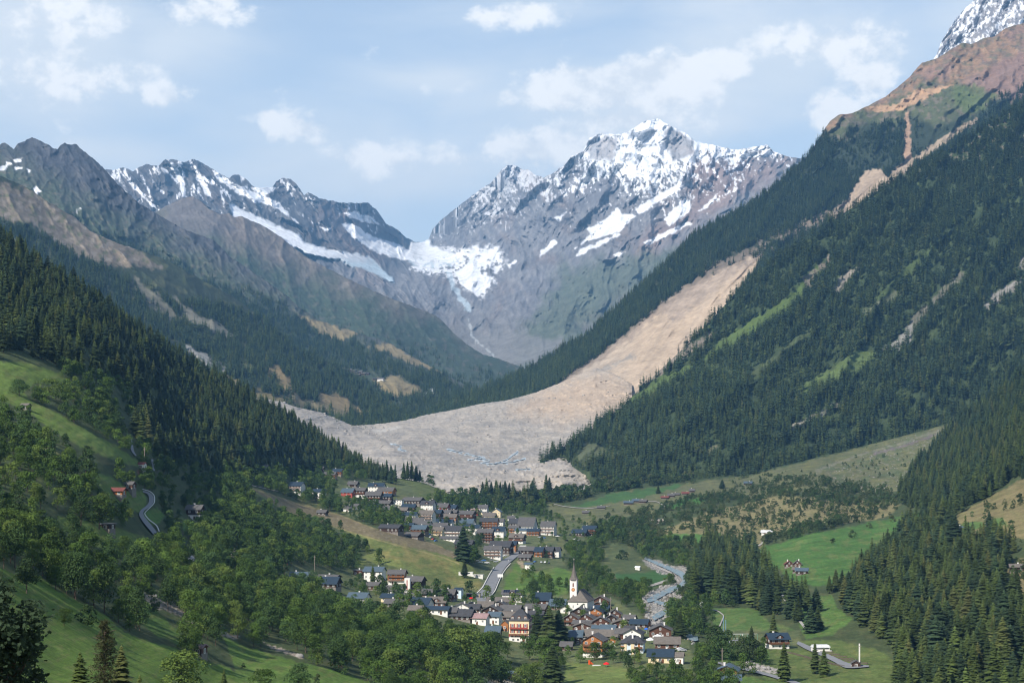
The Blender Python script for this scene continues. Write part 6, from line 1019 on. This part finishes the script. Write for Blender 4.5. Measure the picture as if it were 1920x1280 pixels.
# ---------------------------------------------------------------- cream hotel with red shutters
def hotel():
    p = gr.pt(973, 1203); e = obj('hotel', None, None, p, (0, 0, math.radians(-8))); tag(e, 'cream hotel with red shutters and a steep hipped slate roof', 'hotel'); s = p.y/F; W = 38*s; D = 13; H = 40*s; x0, x1 = -W/2, W/2
    b = ([], []); box(b, x0, x1, 0, D, -4, 12*s); mk('ground_floor_wall', b, WALL['W'][0], e); b = ([], []); box(b, x0+.02, x1-.02, .02, D-.02, 12*s, H); mk('wall', b, WALL['C'][0], e)
    r1, r2 = 13*s*.8, 20*s; ov = .5; i1 = 1.6; b = ([], []); z = H+.01
    q = [(x0-ov, -ov, z), (x1+ov, -ov, z), (x1+ov, D+ov, z), (x0-ov, D+ov, z), (x0+i1, i1, z+r1), (x1-i1, i1, z+r1), (x1-i1, D-i1, z+r1), (x0+i1, D-i1, z+r1), (x0+W*.42, D/2, z+r2), (x1-W*.42, D/2, z+r2)]
    b[0].extend(q); b[1].extend([(3, 2, 1, 0), (0, 1, 5, 4), (1, 2, 6, 5), (2, 3, 7, 6), (3, 0, 4, 7), (4, 5, 9, 8), (5, 6, 9), (6, 7, 8, 9), (7, 4, 8)]); ro = mk('roof', b, ROOF['d'][0], e)
    xs = [-W*.32, 0, W*.32]; m = WALL['P'][0]
    for x in xs:
        b = ([], []); gable_box(b, x-.8, x+.8, .2, 2.2, z+.5, z+1.9, .6, 'y'); dm = mk('dormer', b, M_RAIL, ro); obj('window', WINS, ro, (x, .15, z+.55))
        for zz in (17, 28): obj('window', WINR, e, (x, -.04, zz*s+.25*0))
        obj('window', WINR, e, (x-.8, -.04, 9.3*s))
    for zz, mm in ((24.5, M_SHUT), (12.2, M_RAIL)):
        b = ([], []); box(b, x0+.5, x1-.5, -1.1, -.002, zz*s, zz*s+.15); box(b, x0+.5, x1-.5, -1.1, -1.03, zz*s+.3, zz*s+.95)
        for k in range(9): xx = x0+.6+k*(W-1.2)/8; box(b, xx-.05, xx+.05, -1.12, -1.02, zz*s+.15, zz*s+1.0)
        mk('balcony', b, mm, e)
    for i in range(3):
        for k in range(3): obj('window', WINR, e, (x1+.02, 2.4+i*4, 3.4+k*3.4), (0, 0, math.pi/2))
    for x in (-3, -.5): obj('window', WIN, e, (x, -.04, .6))
    b = ([], []); box(b, 1.8, 3.0, -.08, .02, 0, 2.2); mk('door', b, M_RAIL, e); b = ([], []); box(b, 2.4, 3.4, 8, 9, z+r1, z+r2+1.2); mk('chimney', b, M_CHIM, ro)
hotel()
# ---------------------------------------------------------------- modern house with hipped roof
def modern():
    p = gr.pt(1185, 1226); e = obj('modern_house', None, None, p, (0, 0, math.radians(-8))); tag(e, 'modern house with hipped slate roof and orange, yellow and white front', 'house', 'houses of the village'); s = p.y/F; W = 42*s; D = 12; H = 21*s; x0 = -W/2
    cols = [('O', 6, 0), ('C', 5, .25), ('B', 8, -.1), ('C', 6, .35), ('W', 7, 0), ('O', 4, .1), ('B', 6, 0)]; tot = sum(c[1] for c in cols); x = x0
    for k, w_, pr in cols:
        b = ([], []); X = x+W*w_/tot; box(b, x+.003, X, -pr, D, -4, H-.01*w_); mk('wall_panel', b, WALL[k][0], e)
        if k in 'BWO' and w_ > 4:
            for q in range(2): obj('window', WIN, e, ((x+X)/2, -pr-.05, 1.1+q*3))
        x = X
    b = ([], []); box(b, x0+W*.62, x0+W*.98, -1.2, -.12, 2.9, 3.05); box(b, x0+W*.62, x0+W*.98, -1.2, -1.13, 3.05, 3.9); mk('balcony', b, M_RAIL, e)
    z = H+.02; b = ([], []); q = [(x0-.9, -.9, z), (-x0+.9, -.9, z), (-x0+.9, D+.9, z), (x0-.9, D+.9, z), (x0+4, D/2, z+3.4), (-x0-4, D/2, z+3.4)]; b[0].extend(q); b[1].extend([(3, 2, 1, 0), (0, 1, 5, 4), (1, 2, 5), (2, 3, 4, 5), (3, 0, 4)]); ro = mk('roof', b, ROOF['d'][0], e); b = ([], []); box(b, -.3, .4, 3, 3.8, z+1, z+4.6); mk('chimney', b, M_FRAME, ro)
    b = ([], []); gable_box(b, -2.2, 2.2, -.6, D/2, z-.05, z+.9, 1.2, 'y'); mk('front_gable', b, ROOF['d'][0], ro)
modern()
# ---------------------------------------------------------------- smaller things
def block(name, label, cat, u, v, parts, yaw=0, group=None, sheet=None):
    p = (sheet or gr).pt(u, v); e = obj(name, None, None, p, (0, 0, math.radians(yaw))); tag(e, label, cat, group)
    for nm, m, bxs in parts:
        b = ([], [])
        for q in bxs: box(b, *q)
        mk(nm, b, m, e)
    return e
for i, (u, v, L, y) in enumerate([(873, 1078, 11, -12), (895, 1083, 9, -20)]):
    block('retaining_wall', ['long pale concrete retaining wall in the meadow, left one', 'pale concrete retaining wall by the road, right one'][i], 'wall', u, v, [('wall_slab', M_LINE, [(-L/2, L/2, 0, .5, -2, 2.6)]), ('garage_slab', M_LINE, [(-L/2, L/2, .5, 3.4, 1.9, 2.59)]), ('opening', M_GLASS, [(-L/2+1.5, L/2-2, -.03, .02, 1.4, 2.1)])], y, 'concrete walls in the meadow')
block('billboard', 'white billboard on two posts beside the main road', 'sign', 938, 1086, [('panel', M_FRAME, [(-2.1, 2.1, -.08, .08, 1.9, 4.2)]), ('post', M_CHIM, [(-1.6, -1.45, .09, .22, -1, 4.1)]), ('post', M_CHIM, [(1.45, 1.6, .09, .22, -1, 4.1)])], 4)
M_BLUEC = plain('blue_net_post', (.18, .32, .55), .6); M_GOAL = plain('white_goal', (.8, .8, .8), .5)
block('football_goal', 'white goal at the near end of the grass pitch', 'goal', 1384, 1196, [('crossbar', M_GOAL, [(-2.5, 2.5, -.07, .07, 2.3, 2.44)]), ('goal_post', M_GOAL, [(-2.5, -2.36, -.071, .071, 0, 2.3)]), ('goal_post', M_GOAL, [(2.36, 2.5, -.071, .071, 0, 2.3)]), ('rear_frame', M_GOAL, [(-2.5, 2.5, 1.4, 1.5, 0, .1), (-2.5, -2.4, 0, 1.4, 0, .1), (2.4, 2.5, 0, 1.4, 0, .1)])], 3)
b_ = [(x, x+.12, 0, .12, 0, 3.2) for x in np.linspace(-10, 10, 12)]
block('ball_fence', 'tall green mesh fence with white rail behind the goal', 'fence', 1385, 1199, [('post', plain('fence_green', (.10, .30, .24), .6), [q]) for q in b_]+[('rail', M_GOAL, [(-10, 10.12, .02, .1, 3.2, 3.3)])], 2)
block('pitch_mast', 'pair of tall blue posts at the left corner of the pitch', 'post', 1356, 1196, [('pole', M_BLUEC, [(-.1, .1, -.1, .1, -1, 12)]), ('pole', M_BLUEC, [(1.3, 1.5, -.1, .1, -1, 10)])])
block('hoarding', 'low pale wall at the left corner of the pitch', 'wall', 1348, 1201, [('board', WALL['B'][0], [(-2.4, 2.4, 0, .3, -.5, 1.5)])])
block('pavilion', 'white pavilion with pale roof beside the campsite road', 'pavilion', 1541, 1222, [('wall', WALL['W'][0], [(-4.1, 4.1, 0, 5, -2, 2.2)]), ('roof', ROOF['W'][0], [(-4.3, 4.3, -.4, 5.3, 2.2, 2.9), (-4.0, 4.0, .4, 4.6, 2.903, 3.5)]), ('window_band', M_GLASS, [(-3.7, 3.7, -.03, .01, 1.5, 2.0)]), ('step', M_LINE, [(4.1, 5.2, 0, 3, -1, .8)])], 8)
for i, (u, v) in enumerate([(1612, 1250), (1354, 1260), (590, 1072), (271, 868), (1145, 1152)]):
    block('utility_pole', ['tall pale pole at the end of the campsite road', 'slim pole left of the grey gabled barn', 'slim wooden pole in the wood above the near village', 'wooden pole above the chapel like hut', 'wooden pole at the wood right of the church'][i], 'pole', u, v, [('pole', M_CHIM if i == 0 else M_DEAD, [(-.16-.3*(i == 0), .16, -.16, .16, -2, 11 if i != 3 else 9)]), ('crossarm', M_DEAD, [(-.7, .7, -.2, -.161, 9.6 if i != 3 else 7.6, 9.8 if i != 3 else 7.8)])])
# campsite rows of timber edging
n = 0
for k in range(7):
    for sd, (ua, va, du) in enumerate(((1500+14*k, 1228-0+3.6*k, -34), (1532+13*k, 1222+4.2*k, 30))):
        if sd == 1 and k > 5: continue
        p1 = gr.pt(ua, va, .15); p2 = gr.pt(ua+du, va-abs(du)*.22*(1 if sd == 0 else -.1)-0, .15); dd = (p2-p1); L = dd.length
        b = ([], []); box(b, 0, L, -.25, .25, -.5, .45); o = mk('timber_kerb', b, wood('sleeper_wood', (.10, .085, .06)) if n == 0 else bpy.data.materials['sleeper_wood'], None, loc=p1, rot=(0, -math.atan2(dd.z, math.hypot(dd.x, dd.y)), math.atan2(dd.y, dd.x))); tag(o, f'low timber kerb between the camping pitches {"left" if sd == 0 else "right"} of the campsite road', 'kerb', f'timber kerbs {"left" if sd == 0 else "right"} of the campsite road'); n += 1
# red parasol, awnings, play things
def parasol(u, v, r0, h, m, label, closed=False):
    p = gr.pt(u, v); e = obj('parasol', None, None, p); tag(e, label, 'parasol'); b = ([], []); box(b, -.06, .06, -.06, .06, -1, h); mk('pole', b, M_CHIM, e)
    b = ([], []); n = 8; b[0].append((0, 0, h)); b[0].extend([(r0*math.cos(i*6.283/n), r0*math.sin(i*6.283/n), h-r0*.45) for i in range(n)]); b[0].extend([(r0*math.cos(i*6.283/n), r0*math.sin(i*6.283/n), h-r0*.45-.5) for i in range(n)]); b[1].extend([(0, i+1, (i+1) % n+1) for i in range(n)]); b[1].extend([(i+1, i+1+n, (i+1) % n+1+n, (i+1) % n+1) for i in range(n)]); mk('canopy', b, m, e)
M_RED = plain('red_cloth', (.70, .015, .02), .8); M_BLU = plain('blue_cloth', (.02, .12, .6), .8); M_WHT = plain('white_cloth', (.8, .8, .8), .8)
parasol(884, 1128, 1.5, 3.4, M_RED, 'bright red parasol where the road enters the near village'); parasol(1212, 1187, 1.2, 3.2, M_BLU, 'bright blue parasol left of the broad gabled house'); parasol(1219, 1206, 2.1, 3.2, M_WHT, 'white parasol on the terrace of the long house'); parasol(1233, 1200, 2.6, 3.4, M_WHT, 'large white awning behind the long house ridge'); parasol(1137, 1249, 1.4, 2.2, M_RED, 'red parasol in the garden above the mown meadow')
block('slide_toy', 'orange garden slide in the garden above the mown meadow', 'slide', 1108, 1245, [('slide', plain('orange_plastic', (.75, .10, .02), .5), [(-.9, -.3, 0, 1, 0, 2.0), (-.3, .5, .2, .8, .2, 1.2), (.5, 1.3, .2, .8, 0, .5)])], 20)
block('patio', 'pale patio between the orange slide and red parasol', 'patio', 1122, 1247, [('slab', M_LINE, [(-2.8, 2.8, -.6, 2.4, -.6, .12)])], -4)
block('caravan', 'white caravan parked by the end of the main road', 'caravan', 981, 1028, [('body', M_GOAL, [(-3.6, 2.4, 0, 2.3, .5, 3.0)]), ('window', M_GLASS, [(-.3, .9, -.03, .02, 1.7, 2.4), (1.5, 2.1, -.03, .02, 1.7, 2.4)]), ('wheel', M_GLASS, [(-.4, .4, -.05, .3, 0, .6)]), ('drawbar', M_CHIM, [(2.4, 3.9, .9, 1.3, .5, .7)])], -6)
block('carport', 'flat dark carport beside the red parasol', 'carport', 887, 1120, [('roof', ROOF['k'][0], [(-4.6, 4.6, -1, 5, 2.7, 3.0)]), ('rear_wall', WALL['D'][0], [(-4.4, -1, 4.4, 4.7, -1, 2.7), (-4.6, -4.4, -.9, 4.7, -1, 2.7)]), ('side_wall', WALL['C'][0], [(4.2, 4.5, -.9, 4.9, -1, 2.7)]), ('post', M_CHIM, [(-.1, .1, -.8, -.6, 0, 2.7)])], -10)
block('stair_tower', 'slim white stair tower with a dark window strip', 'tower', 763.5, 1111, [('wall', WALL['W'][0], [(-1.8, 1.8, -.4, 3, -3, 9.6)]), ('window_strip', WALL['P'][0], [(-.35, .35, -.45, -.39, 2.2, 8.4)])], -10)
# cars: a profile body, glass cabin, wheels, lamps
def car_proto():
    prof = [(-2.1, .35), (-2.15, .85), (-1.9, 1.0), (-1.2, 1.05), (-.6, 1.5), (.9, 1.52), (1.6, 1.08), (2.1, .98), (2.15, .4)]; out = {}
    b = ([], []); n = len(prof); b[0].extend([(x, -.82 if z < 1.2 else -.68, z) for x, z in prof]); b[0].extend([(x, .82 if z < 1.2 else .68, z) for x, z in prof]); b[1].append(tuple(range(n))); b[1].append(tuple(range(2*n-1, n-1, -1))); b[1].extend([(i, i+n, (i+1) % n+n, (i+1) % n) for i in range(n)]); out['body'] = b
    b = ([], []); box(b, -.75, 1.15, -.79, .79, 1.08, 1.42); box(b, -.9, 1.35, -.6, .6, 1.1, 1.38); out['windows'] = b
    b = ([], []); m = 10
    for s in (-1, 1):
        i0 = len(b[0]); b[0].extend([(.33*math.cos(i*6.283/m), s*.1, .33*math.sin(i*6.283/m)) for i in range(m)])
    b[1].append(tuple(range(m))); b[1].append(tuple(range(2*m-1, m-1, -1))); b[1].extend([(i, i+m, (i+1) % m+m, (i+1) % m) for i in range(m)]); out['wheel'] = b; b = ([], []); box(b, -2.18, -2.1, -.7, -.4, .65, .82); box(b, -2.18, -2.1, .4, .7, .65, .82); out['headlights'] = b; return out
CP = car_proto(); CM = {}
PAINT = {'white': (.78, .78, .78), 'silver': (.42, .44, .46), 'blue': (.03, .12, .35), 'black': (.02, .02, .025), 'red': (.45, .03, .03), 'grey': (.18, .19, .2)}
def bm_mesh(nm, b, m): me = bpy.data.meshes.new(nm); me.from_pydata(b[0], [], b[1]); me.materials.append(m); return me
WM = bm_mesh('wheel', CP['wheel'], plain('tyre', (.02, .02, .02), .9)); GM = bm_mesh('windows', CP['windows'], M_GLASS); HM = bm_mesh('headlights', CP['headlights'], M_FRAME)
for k, c in PAINT.items(): CM[k] = bm_mesh('body', CP['body'], plain(k+'_car_paint', c, .3, .1, .5))
def car(u, v, col, where, yaw):
    e = obj('parked_car', None, None, gr.pt(u, v, .12), (0, 0, math.radians(yaw))); tag(e, f'{col} parked car {where}', 'car', 'parked cars'); obj('body', CM[col], e); obj('windows', GM, e); obj('headlights', HM, e)
    for x in (-1.35, 1.35):
        for y in (-.74, .74): obj('wheel', WM, e, (x, y, .33))
for a in [(893,1052,'silver','at the left end of the roadside car park',5),(900,1055,'white','second from left in the roadside car park',10),(907,1052,'blue','in the rear row of the roadside car park',0),(913,1056,'white','in front of the roadside block',14),(921,1051,'grey','under the balconies of the roadside block',8),(930,1054,'silver','right of the roadside block by the kerb',20),(947,1043,'white','at the roadside above the car park',35),
          (1003,1054,'blue','left before the three part row',70),(1015,1055,'silver','in the middle before the three part row',80),(1022,1055,'white','right of middle before the three part row',80),(1029,1056,'grey','rightmost before the three part row',80),(1012,1008,'silver','left under the tall right hand hotel',10),(1020,1009,'blue','right under the tall right hand hotel',5),(1045,1006,'white','by the low wall right of the tall hotel',0),(1069,1003,'black','on the far lot before the solar roof',80),(1062,1014,'black','on the near side of the far lot',30),(1078,1012,'white','among machines below the solar roof',20),(1085,1014,'silver','rightmost on the far lot',15),
          (805,1003,'blue','upper one in the blue shaded parking row',60),(808,1008,'silver','second in the blue shaded parking row',60),(812,1012,'red','third in the blue shaded parking row',60),(817,1015,'blue','lowest in the parking row behind the crest',60),(892,1119,'white','inside the carport by the red parasol',10),(868,1121,'grey','left of the red parasol',5),(884,1132,'black','below the red parasol',15),(908,1139,'silver','between slate roofs below the road bend',30),(1274,1219,'white','at the right end of the long brown house',15),(1279,1221,'silver','behind the white car beside the long brown house',20),(976,1030,'white','right of the white caravan',-10)]: car(*a)
# people walking on the road
def person(u, v, top, label):
    p = gr.pt(u, v, .3); me = bpy.data.meshes.new('person'); e = obj('person', me, None, p); tag(e, label, 'person')
    J = [(0,0,.95,.15),(0,0,1.2,.14),(0,0,1.42,.17),(0,0,1.52,.07),(0,0,1.66,.11),(0,0,1.76,.08),(-.1,0,.9,.1),(-.13,.1,.5,.075),(-.14,.02,.06,.06),(-.14,-.12,.04,.05),(.1,0,.9,.1),(.13,-.14,.5,.075),(.14,-.05,.06,.06),(.14,-.2,.04,.05),(-.2,0,1.4,.07),(-.27,.05,1.12,.05),(-.25,-.08,.88,.04),(.2,0,1.4,.07),(.27,-.06,1.12,.05),(.26,-.2,.9,.04)]
    E = [(0,1),(1,2),(2,3),(3,4),(4,5),(0,6),(6,7),(7,8),(8,9),(0,10),(10,11),(11,12),(12,13),(2,14),(14,15),(15,16),(2,17),(17,18),(18,19)]
    me.from_pydata([j[:3] for j in J], E, []); m = e.modifiers.new('skin', 'SKIN'); s = me.skin_vertices[0].data
    for i, j in enumerate(J): s[i].radius = (j[3], j[3]); s[i].use_root = i == 0
    e.modifiers.new('sub', 'SUBSURF').levels = 1; me.materials.append(plain('clothes', top, .9))
person(913, 1107, (.05, .05, .09), 'person in dark clothes walking along the left road edge'); person(953, 1053, (.6, .6, .6), 'person in pale clothes on the upper road')
# aerial line with two pale marker balls crossing the left forest
def line():
    a = Vector(P(-60, 405, 1150)); b2 = Vector(P(640, 905, 2150)); V = []; n = 40; 
    for k in range(n+1):
        t = k/n; q = a.lerp(b2, t); q.z -= 40*4*t*(1-t)*.35; V.append(q)
    b = ([], [])
    for q in V:
        for k in range(4): b[0].append((q.x-a.x, q.y-a.y+.09*math.cos(k*1.5708), q.z-a.z+.09*math.sin(k*1.5708)))
    for i in range(n):
        for k in range(4): k2 = (k+1) % 4; b[1].append((4*i+k, 4*i+k2, 4*i+4+k2, 4*i+4+k))
    e = mk('cable', b, plain('cable_grey', (.12, .13, .13), .6), None, loc=a); tag(e, 'thin aerial line slanting down across the left forest', 'cable')
line()
